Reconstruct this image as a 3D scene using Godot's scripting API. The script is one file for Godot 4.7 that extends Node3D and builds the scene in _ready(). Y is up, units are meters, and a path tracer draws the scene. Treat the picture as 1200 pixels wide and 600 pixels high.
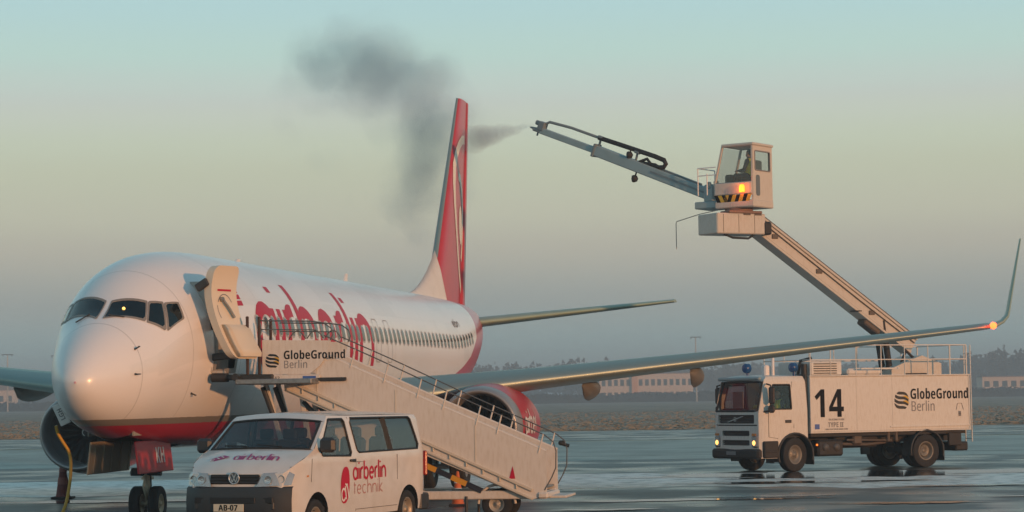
extends Node3D
# ---------------------------------------------------------------- mesh builder
class MB:
	var v := PackedVector3Array()
	var n := PackedVector3Array()
	var uv := PackedVector2Array()
	var idx := PackedInt32Array()
	var x := Transform3D()
	func vert(p: Vector3, nn: Vector3, t := Vector2.ZERO) -> int:
		v.append(x * p); n.append((x.basis * nn).normalized()); uv.append(t)
		return v.size() - 1
	func tri(a: Vector3, b: Vector3, c: Vector3) -> void:
		var nn := (c - a).cross(b - a)
		if nn.length_squared() < 1e-14: return
		nn = nn.normalized()
		var i := vert(a, nn, Vector2(a.x + a.z, a.y)); vert(b, nn, Vector2(b.x + b.z, b.y)); vert(c, nn, Vector2(c.x + c.z, c.y))
		idx.append_array([i, i + 1, i + 2])
	func quad(a: Vector3, b: Vector3, c: Vector3, d: Vector3) -> void:
		tri(a, b, c); tri(a, c, d)
	func poly(pts: Array) -> void:
		for k in range(1, pts.size() - 1): tri(pts[0], pts[k], pts[k + 1])
	# rows of points, smooth; closed = each row is a ring
	func grid(rows: Array, closed := true, cap0 := false, cap1 := false) -> void:
		var R := rows.size()
		var N: int = rows[0].size()
		var nn := PackedVector3Array(); nn.resize(R * N)
		var M := N if closed else N - 1
		for i in R - 1:
			for j in M:
				var j2 := (j + 1) % N
				var a: Vector3 = rows[i][j]
				var b: Vector3 = rows[i][j2]
				var c: Vector3 = rows[i + 1][j2]
				var d: Vector3 = rows[i + 1][j]
				var f := (c - a).cross(b - a) + (d - a).cross(c - a)
				nn[i * N + j] += f; nn[i * N + j2] += f; nn[(i + 1) * N + j2] += f; nn[(i + 1) * N + j] += f
		var base := v.size()
		var W := N + 1 if closed else N
		for i in R:
			for j in W:
				var q := nn[i * N + j % N]
				vert(rows[i][j % N], q.normalized() if q.length_squared() > 1e-20 else Vector3.UP, Vector2(float(i) / (R - 1), float(j) / (W - 1)))
		for i in R - 1:
			for j in M:
				var a := base + i * W + j
				idx.append_array([a, a + 1, a + W + 1, a, a + W + 1, a + W])
		if cap0: cap(rows[0], true)
		if cap1: cap(rows[R - 1], false)
	func cap(r, flip: bool) -> void:
		var c := Vector3.ZERO
		for p in r: c += p
		c /= r.size()
		for j in r.size():
			var a: Vector3 = r[j]
			var b: Vector3 = r[(j + 1) % r.size()]
			if flip: tri(c, b, a)
			else: tri(c, a, b)
	func tube(path: Array, rad, sides := 8, caps := true) -> void:
		var rows := []
		var up := Vector3.UP
		var t0: Vector3 = (path[1] - path[0]).normalized()
		if absf(t0.y) > 0.95: up = Vector3.RIGHT
		var side := t0.cross(up).normalized()
		for i in path.size():
			var t: Vector3 = (path[mini(i + 1, path.size() - 1)] - path[maxi(i - 1, 0)]).normalized()
			side = (side - t * side.dot(t)).normalized()
			var u2 := side.cross(t)
			var r: float = rad[i] if rad is Array else rad
			var ring := []
			for k in sides:
				var a := TAU * k / sides
				ring.append(path[i] + (side * cos(a) + u2 * sin(a)) * r)
			rows.append(ring)
		grid(rows, true, caps, caps)
	func box(c: Vector3, s: Vector3, ch := 0.0, b := Basis()) -> void:
		var h := s * 0.5
		if ch <= 0.0:
			var P := func(i, j, k): return c + b * Vector3(h.x * i, h.y * j, h.z * k)
			quad(P.call(-1, -1, 1), P.call(-1, 1, 1), P.call(1, 1, 1), P.call(1, -1, 1))
			quad(P.call(1, -1, -1), P.call(1, 1, -1), P.call(-1, 1, -1), P.call(-1, -1, -1))
			quad(P.call(1, -1, 1), P.call(1, 1, 1), P.call(1, 1, -1), P.call(1, -1, -1))
			quad(P.call(-1, -1, -1), P.call(-1, 1, -1), P.call(-1, 1, 1), P.call(-1, -1, 1))
			quad(P.call(-1, 1, 1), P.call(-1, 1, -1), P.call(1, 1, -1), P.call(1, 1, 1))
			quad(P.call(-1, -1, -1), P.call(-1, -1, 1), P.call(1, -1, 1), P.call(1, -1, -1))
			return
		var g := h - Vector3.ONE * minf(ch, minf(h.x, minf(h.y, h.z)) * 0.9)
		# convex hull of a chamfered box: faces, edges, corners
		for ax in 3:
			var u := (ax + 1) % 3
			var w := (ax + 2) % 3
			for sg in [-1.0, 1.0]:
				var q := []
				for k in [[-1, -1], [1, -1], [1, 1], [-1, 1]]:
					var p := Vector3.ZERO
					p[ax] = sg * h[ax]; p[u] = k[0] * g[u]; p[w] = k[1] * g[w]
					q.append(c + b * p)
				if sg > 0: q.reverse()
				quad(q[0], q[1], q[2], q[3])
			for s1 in [-1.0, 1.0]:
				for s2 in [-1.0, 1.0]:
					var e := []
					for k in [[0, -1], [0, 1], [1, 1], [1, -1]]:
						var p := Vector3.ZERO
						p[u] = s1 * (h[u] if k[0] == 0 else g[u]); p[w] = s2 * (g[w] if k[0] == 0 else h[w]); p[ax] = k[1] * g[ax]
						e.append(c + b * p)
					if s1 * s2 > 0: e.reverse()
					quad(e[0], e[1], e[2], e[3])
		for i in [-1.0, 1.0]:
			for j in [-1.0, 1.0]:
				for k in [-1.0, 1.0]:
					var p1 := c + b * Vector3(i * h.x, j * g.y, k * g.z)
					var p2 := c + b * Vector3(i * g.x, j * h.y, k * g.z)
					var p3 := c + b * Vector3(i * g.x, j * g.y, k * h.z)
					if i * j * k > 0: tri(p1, p3, p2)
					else: tri(p1, p2, p3)
	# bar of rectangular section between two points
	func bar(a: Vector3, d: Vector3, w: float, hgt: float, ch := 0.0, upv := Vector3.UP) -> void:
		var z := (d - a).normalized()
		if absf(z.dot(upv)) > 0.98: upv = Vector3.RIGHT
		var sx := upv.cross(z).normalized()
		box((a + d) * 0.5, Vector3(w, hgt, (d - a).length()), ch, Basis(sx, z.cross(sx), z))
	# polygon in XY extruded from z0 to z1
	func prism(p: PackedVector2Array, z0: float, z1: float) -> void:
		if Geometry2D.is_polygon_clockwise(p) == false:
			p = p.duplicate(); p.reverse()
		var t := Geometry2D.triangulate_polygon(p)
		for k in range(0, t.size(), 3):
			var a := p[t[k]]
			var b := p[t[k + 1]]
			var c := p[t[k + 2]]
			if (b - a).cross(c - a) > 0.0:
				var sw := b; b = c; c = sw
			tri(Vector3(a.x, a.y, z1), Vector3(b.x, b.y, z1), Vector3(c.x, c.y, z1))
			tri(Vector3(a.x, a.y, z0), Vector3(c.x, c.y, z0), Vector3(b.x, b.y, z0))
		for k in p.size():
			var a := p[k]
			var b := p[(k + 1) % p.size()]
			if (b - a).length() < 1e-6: continue
			quad(Vector3(a.x, a.y, z0), Vector3(b.x, b.y, z0), Vector3(b.x, b.y, z1), Vector3(a.x, a.y, z1))
	# profile of Vector2(radius, z) turned about the z axis
	func lathe(prof: Array, segs := 24) -> void:
		var rows := []
		for p in prof:
			var ring := []
			for k in segs:
				var a := TAU * k / segs
				ring.append(Vector3(cos(a) * p.x, sin(a) * p.x, p.y))
			rows.append(ring)
		grid(rows)
	# 2-D polygon with holes laid on a surface map(Vector2) -> Vector3, cut in cells
	func panel(p: PackedVector2Array, holes: Array, map: Callable, cw: float, ch: float) -> void:
		var lo := p[0]
		var hi := p[0]
		for q in p:
			lo = lo.min(q); hi = hi.max(q)
		var nx := maxi(1, ceili((hi.x - lo.x) / cw))
		var ny := maxi(1, ceili((hi.y - lo.y) / ch))
		var dx := (hi.x - lo.x) / nx
		var dy := (hi.y - lo.y) / ny
		var eps := 0.002
		for i in nx:
			for j in ny:
				var a := lo + Vector2(i * dx, j * dy)
				var cell := PackedVector2Array([a, a + Vector2(dx, 0), a + Vector2(dx, dy), a + Vector2(0, dy)])
				var parts: Array = Geometry2D.intersect_polygons(p, cell) if nx * ny > 1 else [p]
				for h in holes:
					var nxt := []
					for q in parts:
						for w in Geometry2D.clip_polygons(q, h):
							if not Geometry2D.is_polygon_clockwise(w): nxt.append(w)
					parts = nxt
				for q in parts:
					var t := Geometry2D.triangulate_polygon(q)
					for k in range(0, t.size(), 3):
						var A: Vector2 = q[t[k]]
						var B: Vector2 = q[t[k + 1]]
						var C: Vector2 = q[t[k + 2]]
						if (B - A).cross(C - A) < 0.0:
							var sw := B; B = C; C = sw
						var i0 := -1
						for w in [A, B, C]:
							var P: Vector3 = map.call(w)
							var du: Vector3 = map.call(w + Vector2(eps, 0)) - P
							var dv: Vector3 = map.call(w + Vector2(0, eps)) - P
							var z := vert(P, dv.cross(du).normalized(), w)
							if i0 < 0: i0 = z
						idx.append_array([i0, i0 + 1, i0 + 2])
	func mesh() -> ArrayMesh:
		var a := []
		a.resize(Mesh.ARRAY_MAX)
		a[Mesh.ARRAY_VERTEX] = v; a[Mesh.ARRAY_NORMAL] = n; a[Mesh.ARRAY_TEX_UV] = uv; a[Mesh.ARRAY_INDEX] = idx
		var m := ArrayMesh.new()
		m.add_surface_from_arrays(Mesh.PRIMITIVE_TRIANGLES, a)
		return m

# ---------------------------------------------------------------- scene helpers
var taken := {}
var mats := {}
var rng := RandomNumberGenerator.new()
func V(a, b, c) -> Vector3: return Vector3(a, b, c)
func numbered(s: String) -> String:
	if not taken.has(s):
		taken[s] = 0
		return s
	taken[s] += 1
	return "%s_%03d" % [s, taken[s]]
func thing(called: String, label: String, category: String, at := Vector3.ZERO, turn := 0.0, group := "") -> Node3D:
	var o := Node3D.new()
	o.name = numbered(called)
	add_child(o)
	o.position = at
	o.rotation.y = turn
	o.set_meta("label", label); o.set_meta("category", category)
	if group: o.set_meta("group", group)
	return o
func obj(called: String, mb, m: Material, parent: Node = null, at := Vector3.ZERO) -> MeshInstance3D:
	var o := MeshInstance3D.new()
	o.mesh = mb.mesh() if mb is MB else mb
	o.material_override = m
	o.position = at
	if parent == null:
		o.name = numbered(called)
		add_child(o)
	else:
		o.name = called
		parent.add_child(o, true)
	return o
func struct(called: String, mb, m: Material, label: String) -> MeshInstance3D:
	var o := obj(called, mb, m)
	o.set_meta("kind", "structure"); o.set_meta("label", label)
	return o
func noise_tex(freq: float, ramp: Array, sd: int, size := 512, oct := 5, typ := FastNoiseLite.TYPE_SIMPLEX_SMOOTH) -> NoiseTexture2D:
	var f := FastNoiseLite.new()
	f.seed = sd; f.frequency = freq; f.fractal_octaves = oct; f.noise_type = typ
	var t := NoiseTexture2D.new()
	t.width = size; t.height = size; t.seamless = true; t.noise = f
	var g := Gradient.new()
	g.offsets = PackedFloat32Array(); g.colors = PackedColorArray()
	var of := PackedFloat32Array()
	var co := PackedColorArray()
	for r in ramp:
		of.append(r[0]); co.append(Color(r[1], r[2], r[3]))
	g.offsets = of; g.colors = co
	t.color_ramp = g
	return t
# linear base colour
func mat(key: String, r: float, g: float, b: float, rough := 0.5, metal := 0.0) -> StandardMaterial3D:
	if mats.has(key): return mats[key]
	var m := StandardMaterial3D.new()
	m.resource_name = key
	m.albedo_color = Color(r, g, b).linear_to_srgb()
	m.roughness = rough; m.metallic = metal
	mats[key] = m
	return m
func glass(key: String, r: float, g: float, b: float, a: float) -> StandardMaterial3D:
	var m := mat(key, r, g, b, 0.03)
	m.transparency = BaseMaterial3D.TRANSPARENCY_ALPHA
	m.albedo_color.a = a
	return m
func grime(m: StandardMaterial3D, scale: float, tex: Texture2D) -> void:
	m.albedo_texture = tex
	m.uv1_triplanar = true; m.uv1_world_triplanar = false
	m.uv1_scale = Vector3.ONE * scale
func rpoly(x0: float, y0: float, x1: float, y1: float, r: float, k := 4) -> PackedVector2Array:
	var o := PackedVector2Array()
	var cs := [[x1 - r, y0 + r, -PI / 2], [x1 - r, y1 - r, 0.0], [x0 + r, y1 - r, PI / 2], [x0 + r, y0 + r, PI]]
	for c in cs:
		for i in k + 1:
			var a: float = c[2] + PI / 2 * i / k
			o.append(Vector2(c[0] + cos(a) * r, c[1] + sin(a) * r))
	return o
func pv(a: Array) -> PackedVector2Array:
	var o := PackedVector2Array()
	for k in range(0, a.size(), 2): o.append(Vector2(a[k], a[k + 1]))
	return o
# outline a 2-D polyline into a polygon of the given width
func strokes(lines: Array, w: float, round_end := true) -> Array:
	var out := []
	for l in lines:
		var r: Array = Geometry2D.offset_polyline(l, w * 0.5, Geometry2D.JOIN_ROUND, Geometry2D.END_ROUND if round_end else Geometry2D.END_BUTT)
		for q in r:
			out.append(q)
	return out
func arc(cx: float, cy: float, rx: float, ry: float, a0: float, a1: float, k := 14) -> PackedVector2Array:
	var o := PackedVector2Array()
	for i in k + 1:
		var a := deg_to_rad(lerpf(a0, a1, float(i) / k))
		o.append(Vector2(cx + cos(a) * rx, cy + sin(a) * ry))
	return o
# rounded lower-case lettering drawn as strokes; x-height 1. Returns polylines
func letters(word: String, bw := 0.86, gap := 0.36) -> Array:
	var out := []
	var x := 0.0
	for c in word:
		var l := []
		var w := bw
		var r := bw * 0.5
		match c:
			"a": l = [arc(r, 0.5, r, 0.5, 42, 318), pv([bw, 1.0, bw, 0.0])]
			"b": l = [arc(r, 0.5, r, 0.5, 138, -138), pv([0, 1.62, 0, 0.0])]
			"e":
				l = [arc(r, 0.5, r, 0.5, 0, 310)]
				l.append(pv([0.02, 0.5, bw, 0.5]))
			"i":
				l = [pv([0, 0, 0, 1.0]), pv([0, 1.36, 0, 1.5])]
				w = 0.0
			"l":
				l = [pv([0, 0, 0, 1.62])]
				w = 0.0
			"r":
				l = [pv([0, 0, 0, 1.0]), arc(0.42, 0.58, 0.42, 0.42, 180, 75)]
				w = 0.46
			"n":
				var a := arc(r, 1.0 - r, r, r, 180, 0)
				a.append(Vector2(bw, 0))
				l = [pv([0, 0, 0, 1.0]), a]
			"t":
				l = [pv([0.15, 1.35, 0.15, 0.0]), pv([-0.05, 1.0, 0.45, 1.0])]
				w = 0.42
			"c": l = [arc(r, 0.5, r, 0.5, 50, 310)]
			"h":
				var a := arc(r, 1.0 - r, r, r, 180, 0)
				a.append(Vector2(bw, 0))
				l = [pv([0, 0, 0, 1.62]), a]
			"k": l = [pv([0, 0, 0, 1.62]), pv([bw * 0.8, 1.0, 0.0, 0.42, bw * 0.85, 0.0])]
		for p in l:
			var q := PackedVector2Array()
			for z in p: q.append(z + Vector2(x, 0))
			out.append(q)
		x += w + gap
	return out
func scaled(lines: Array, sx: float, sy: float, ox := 0.0, oy := 0.0, slant := 0.0) -> Array:
	var out := []
	for p in lines:
		var q := PackedVector2Array()
		for z in p: q.append(Vector2((z.x + z.y * slant) * sx + ox, z.y * sy + oy))
		out.append(q)
	return out
func lay(called: String, polys: Array, m: Material, parent: Node, map: Callable, cw := 0.3, ch := 0.3) -> MeshInstance3D:
	var mb := MB.new()
	for p in polys:
		if not Geometry2D.is_polygon_clockwise(p):
			var hs := []
			for h in polys:
				if Geometry2D.is_polygon_clockwise(h) and Geometry2D.is_point_in_polygon(h[0], p):
					hs.append(h)
			mb.panel(p, hs, map, cw, ch)
	return obj(called, mb, m, parent)
func lay_each(called: String, polys: Array, m: Material, parent: Node, map: Callable, cw := 0.3, ch := 0.3) -> void:
	for p in polys:
		if Geometry2D.is_polygon_clockwise(p): continue
		var hs := []
		for h in polys:
			if Geometry2D.is_polygon_clockwise(h) and Geometry2D.is_point_in_polygon(h[0], p): hs.append(h)
		var mb := MB.new()
		mb.panel(p, hs, map, cw, ch)
		obj(called, mb, m, parent)
func text(called: String, s: String, size: float, m: Material, parent: Node, at: Vector3, basis: Basis, bold := true, wide := 1.0) -> MeshInstance3D:
	var t := TextMesh.new()
	var f := SystemFont.new()
	f.font_names = PackedStringArray(["Droid Sans"])
	if bold: f.font_weight = 700
	t.font = f
	t.text = s; t.font_size = 64; t.pixel_size = size / 64.0; t.depth = 0.004; t.curve_step = 2.0
	t.horizontal_alignment = HORIZONTAL_ALIGNMENT_LEFT
	var o := MeshInstance3D.new()
	o.mesh = t; o.material_override = m; o.name = called
	o.transform = Transform3D(basis * Basis.from_scale(Vector3(wide, 1, 1)), at + basis.y * size * 0.346)
	parent.add_child(o, true)
	return o
# striped globe emblem, radius 1, as flat polygons
func globe(parent: Node, at: Vector3, basis: Basis, r: float) -> void:
	var dark := []
	var gold := []
	for k in 4:
		var lo := PackedVector2Array()
		var hi := PackedVector2Array()
		var glo := PackedVector2Array()
		for i in 25:
			var a := -1.0 + i / 12.0
			var mid := 0.78 - k * 0.5 - 0.42 * a + 0.16 * sin(a * 2.6)
			var lim := sqrt(maxf(0.0, 1.0 - a * a))
			var h := clampf(mid + 0.15 - 0.04 * a, -lim, lim)
			var d := clampf(mid - 0.15, -lim, lim)
			if h - d > 0.01:
				lo.append(Vector2(a, d)); hi.insert(0, Vector2(a, h))
			if k > 0 and k < 3 and a > 0.15:
				var g := clampf(mid + 0.36 - 0.02 * k, -lim, lim)
				if g - h > 0.01: glo.append(Vector2(a, h)); 
		lo.append_array(hi)
		if lo.size() > 3: dark.append(lo)
	for k in [1, 2]:
		var lo := PackedVector2Array()
		var hi := PackedVector2Array()
		for i in 15:
			var a := 0.1 + i / 15.0
			var mid: float = 0.78 - k * 0.5 - 0.42 * a + 0.16 * sin(a * 2.6)
			var lim := sqrt(maxf(0.0, 1.0 - a * a))
			var h := clampf(mid + 0.152 - 0.04 * a, -lim, lim)
			var g := clampf(mid + 0.152 - 0.04 * a + 0.2 * minf(1.0, (a - 0.1) * 2.0), -lim, lim)
			if g - h > 0.005:
				lo.append(Vector2(a, h)); hi.insert(0, Vector2(a, g))
		lo.append_array(hi)
		if lo.size() > 3: gold.append(lo)
	var mp := func(q: Vector2): return at + basis * Vector3(q.x * r, q.y * r, 0.003)
	for pr in [[dark, mat("emblem black", 0.012, 0.012, 0.014, 0.4)], [gold, mat("emblem gold", 0.6, 0.36, 0.02, 0.4)]]:
		var mb := MB.new()
		for p in pr[0]:
			if Geometry2D.is_polygon_clockwise(p): p.reverse()
			mb.panel(p, [], mp, 9, 9)
		obj("emblem", mb, pr[1], parent)
func at_dir(a: Vector3, b: Vector3) -> Basis:  # z axis from a to b
	var z := (b - a).normalized()
	var up := Vector3.UP if absf(z.y) < 0.95 else Vector3.RIGHT
	var sx := up.cross(z).normalized()
	return Basis(sx, z.cross(sx), z)
func wheel(parent: Node, c: Vector3, axis: Vector3, r: float, w: float, rim_r: float, rim_m: Material, dish := 0.35) -> void:
	var x := Transform3D(at_dir(Vector3.ZERO, axis), c)
	var t := MB.new()
	t.x = x
	var h := w * 0.5
	t.lathe([Vector2(rim_r, h * 0.75), Vector2(rim_r * 1.06, h * 0.9), Vector2(lerpf(rim_r, r, 0.45), h), Vector2(r * 0.94, h * 0.94), Vector2(r * 0.985, h * 0.8), Vector2(r, h * 0.6),
		Vector2(r, h * 0.22), Vector2(r * 0.975, h * 0.2), Vector2(r * 0.975, h * 0.12), Vector2(r, h * 0.1), Vector2(r, -h * 0.1), Vector2(r * 0.975, -h * 0.12), Vector2(r * 0.975, -h * 0.2), Vector2(r, -h * 0.22),
		Vector2(r, -h * 0.6), Vector2(r * 0.985, -h * 0.8), Vector2(r * 0.94, -h * 0.94), Vector2(lerpf(rim_r, r, 0.45), -h), Vector2(rim_r * 1.06, -h * 0.9), Vector2(rim_r, -h * 0.75), Vector2(rim_r, h * 0.75)], 36)
	obj("tyre", t, mat("tyre rubber", 0.018, 0.018, 0.019, 0.85), parent)
	var q := MB.new()
	q.x = x
	for sg in [1.0, -1.0]:
		q.lathe([Vector2(rim_r * 1.05, h * 0.8 * sg), Vector2(rim_r * 0.93, h * 0.86 * sg), Vector2(rim_r * 0.86, h * 0.6 * sg), Vector2(rim_r * 0.62, h * dish * sg), Vector2(rim_r * 0.55, h * (dish + 0.12) * sg), Vector2(rim_r * 0.32, h * (dish + 0.15) * sg), Vector2(rim_r * 0.26, h * (dish + 0.45) * sg), Vector2(0.0, h * (dish + 0.5) * sg)], 28)
		for k in 8:
			var a := TAU * k / 8
			q.box(Vector3(cos(a) * rim_r * 0.43, sin(a) * rim_r * 0.43, h * (dish + 0.16) * sg), Vector3(0.03, 0.03, 0.03) * (r * 2.0), 0.004)
	obj("rim", q, rim_m, parent)
# ---------------------------------------------------------------- scene
const NX := -7.9249
const NZ := 42.0275
const TH := 0.16644
const AL := 0.0045
func _ready() -> void:
	rng.seed = 20080117
	var cam := Camera3D.new()
	cam.name = "camera"
	cam.fov = rad_to_deg(2.0 * atan(300.0 / 2723.2))
	cam.near = 0.5; cam.far = 9000.0
	cam.rotation = Vector3(0.061101, 0.0, -0.015031)
	cam.position = Vector3(0, 2.3106, 0)
	add_child(cam)
	cam.current = true
	var env := Environment.new()
	env.background_mode = Environment.BG_SKY
	env.sky = Sky.new()
	env.sky.sky_material = sky_material()
	env.background_energy_multiplier = 1.0
	env.tonemap_mode = Environment.TONE_MAPPER_LINEAR
	env.tonemap_exposure = 1.0
	env.fog_enabled = true
	env.fog_density = 0.00092
	env.fog_light_color = Color(0.78, 0.88, 0.95)
	env.volumetric_fog_enabled = true
	env.volumetric_fog_density = 0.0
	env.sdfgi_enabled = true; env.ssao_enabled = true; env.ssil_enabled = true
	var we := WorldEnvironment.new()
	we.name = "world_environment"
	we.environment = env
	add_child(we)
	var sun := DirectionalLight3D.new()
	sun.name = "sun"
	sun.light_energy = 0.95
	sun.light_angular_distance = 1.2
	sun.light_color = Color(1.0, 0.45, 0.18).linear_to_srgb()
	sun.shadow_enabled = true
	var az := deg_to_rad(41.0)
	var el := deg_to_rad(5.5)
	var to_sun := Vector3(sin(az) * cos(el), sin(el), cos(az) * cos(el))
	sun.basis = Basis.looking_at(-to_sun)
	add_child(sun)
	shared()
	setting()
	airliner()
	stairs()
	van()
	truck()
	boom()
	small_things()
	mist()

func sky_material() -> Material:
	# clear winter dusk air: blue-grey at the horizon, a cream band, pale green-blue above
	var st := [[-90.0, 0.10, 0.13, 0.14], [-2.0, 0.18, 0.24, 0.26], [0.0, 0.235, 0.315, 0.335], [1.4, 0.33, 0.43, 0.425], [2.4, 0.385, 0.415, 0.385], [3.7, 0.515, 0.495, 0.408], [4.5, 0.565, 0.565, 0.44], [5.6, 0.57, 0.60, 0.455], [6.3, 0.582, 0.638, 0.50], [7.0, 0.588, 0.646, 0.555], [7.7, 0.565, 0.666, 0.607], [8.5, 0.52, 0.704, 0.645], [9.7, 0.48, 0.695, 0.70], [12.0, 0.42, 0.63, 0.67], [17.0, 0.32, 0.52, 0.57], [28.0, 0.21, 0.37, 0.43], [50.0, 0.14, 0.26, 0.34], [90.0, 0.10, 0.19, 0.28]]
	var H := 1024
	var im := Image.create(16, H, false, Image.FORMAT_RGBAF)
	for y in H:
		var e := 90.0 - (y + 0.5) * 180.0 / H
		var c := Color()
		for k in st.size() - 1:
			if e >= st[k][0] and e <= st[k + 1][0]:
				var t: float = (e - st[k][0]) / (st[k + 1][0] - st[k][0])
				t = t * t * (3.0 - 2.0 * t) * 0.35 + t * 0.65
				c = Color(lerpf(st[k][1], st[k + 1][1], t), lerpf(st[k][2], st[k + 1][2], t), lerpf(st[k][3], st[k + 1][3], t))
		for x in 16: im.set_pixel(x, y, c)
	var m := PanoramaSkyMaterial.new()
	m.panorama = ImageTexture.create_from_image(im)
	return m

func shared() -> void:
	var dirt := noise_tex(0.008, [[0.0, 0.93, 0.925, 0.91], [0.45, 0.975, 0.97, 0.965], [1.0, 1.0, 1.0, 1.0]], 3)
	var streak := noise_tex(0.02, [[0.0, 0.80, 0.79, 0.77], [0.5, 0.95, 0.94, 0.93], [1.0, 1.0, 1.0, 1.0]], 5)
	for a in [["white vehicle paint", 0.72, 0.70, 0.67, 0.32], ["white stair paint", 0.66, 0.63, 0.59, 0.42], ["truck white", 0.66, 0.65, 0.62, 0.4], ["far wall", 0.62, 0.50, 0.40, 0.8], ["wing grey", 0.30, 0.42, 0.36, 0.36], ["boom shade blue", 0.27, 0.37, 0.40, 0.45], ["boom cream", 0.56, 0.53, 0.48, 0.42], ["fin red", 0.50, 0.04, 0.062, 0.32]]:
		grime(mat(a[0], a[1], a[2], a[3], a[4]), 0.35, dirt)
	var run := noise_tex(0.03, [[0.0, 0.94, 0.93, 0.91], [0.36, 0.985, 0.98, 0.975], [0.6, 1.0, 1.0, 1.0], [1.0, 1.0, 1.0, 1.0]], 6, 512, 5)
	for k in ["truck white", "white stair paint", "boom cream"]:
		mats[k].albedo_texture = run; mats[k].uv1_scale = Vector3(0.9, 0.2, 0.9)
	grime(mat("dark chassis", 0.022, 0.022, 0.024, 0.7), 0.8, streak)
	grime(mat("black plastic", 0.03, 0.032, 0.035, 0.55), 0.8, streak)
	grime(mat("galvanised steel", 0.36, 0.37, 0.37, 0.42, 0.7), 0.9, streak)
	mat("bare aluminium", 0.62, 0.62, 0.62, 0.25, 0.9)
	mat("slat sky tint", 0.29, 0.36, 0.34, 0.48, 0.6)  # teal in the base colour stands in for reflected sky
	for k in ["truck white", "white vehicle paint", "white stair paint", "boom cream", "wing grey"]: mats[k].metallic_specular = 0.22
	mat("letter red", 0.46, 0.02, 0.055, 0.35)
	mat("letter black", 0.012, 0.012, 0.014, 0.45)
	mat("letter grey", 0.23, 0.23, 0.24, 0.45)
	mat("letter white", 0.75, 0.73, 0.72, 0.4)
	for k in ["letter red", "letter black", "letter grey"]: mats[k].metallic_specular = 0.15
	mat("rail dark", 0.035, 0.037, 0.04, 0.5)
	mat("rail grey", 0.10, 0.105, 0.11, 0.5)
	glass("window glass", 0.12, 0.19, 0.19, 0.25)
	glass("dark glass", 0.02, 0.03, 0.035, 0.5)
	mat("seat cloth", 0.035, 0.037, 0.042, 0.9)
	mat("high visibility yellow", 0.55, 0.62, 0.03, 0.7)
	mat("skin", 0.42, 0.24, 0.17, 0.6)
	mat("navy cloth", 0.02, 0.025, 0.045, 0.9)

func strip(z0: float, z1: float, y: float, x0 := -900.0, x1 := 900.0) -> MB:
	var m := MB.new()
	m.quad(V(x0, y, -z0), V(x0, y, -z1), V(x1, y, -z1), V(x1, y, -z0))
	return m
func ground_mat(key: String, r: float, g: float, b: float, rough: float, tile: float, ramp: Array, sd: int, tile2 := 0.0) -> StandardMaterial3D:
	var m := mat(key, r, g, b, rough)
	m.albedo_texture = noise_tex(0.012, ramp, sd, 1024, 6)
	m.uv1_triplanar = true; m.uv1_world_triplanar = true
	m.uv1_scale = Vector3.ONE / tile
	if tile2 > 0.0:
		m.detail_enabled = true
		m.detail_albedo = noise_tex(0.01, [[0.0, 0.70, 0.71, 0.72], [0.5, 0.92, 0.92, 0.92], [1.0, 1.0, 1.0, 1.0]], sd + 50, 512, 4)
		m.detail_blend_mode = BaseMaterial3D.BLEND_MODE_MUL
		m.detail_uv_layer = BaseMaterial3D.DETAIL_UV_2
		m.uv2_triplanar = true; m.uv2_world_triplanar = true
		m.uv2_scale = Vector3.ONE / tile2
	return m
func blob(cx: float, cz: float, rx: float, rz: float, sd: int) -> PackedVector2Array:
	var f := FastNoiseLite.new()
	f.seed = sd; f.frequency = 0.9; f.fractal_octaves = 4
	var o := PackedVector2Array()
	for k in 72:
		var a := TAU * k / 72
		var q := 1.0 + 0.75 * f.get_noise_2d(cos(a) * 2.2, sin(a) * 2.2)
		o.append(Vector2(cx + cos(a) * rx * q, cz + sin(a) * rz * q))
	return o
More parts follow.
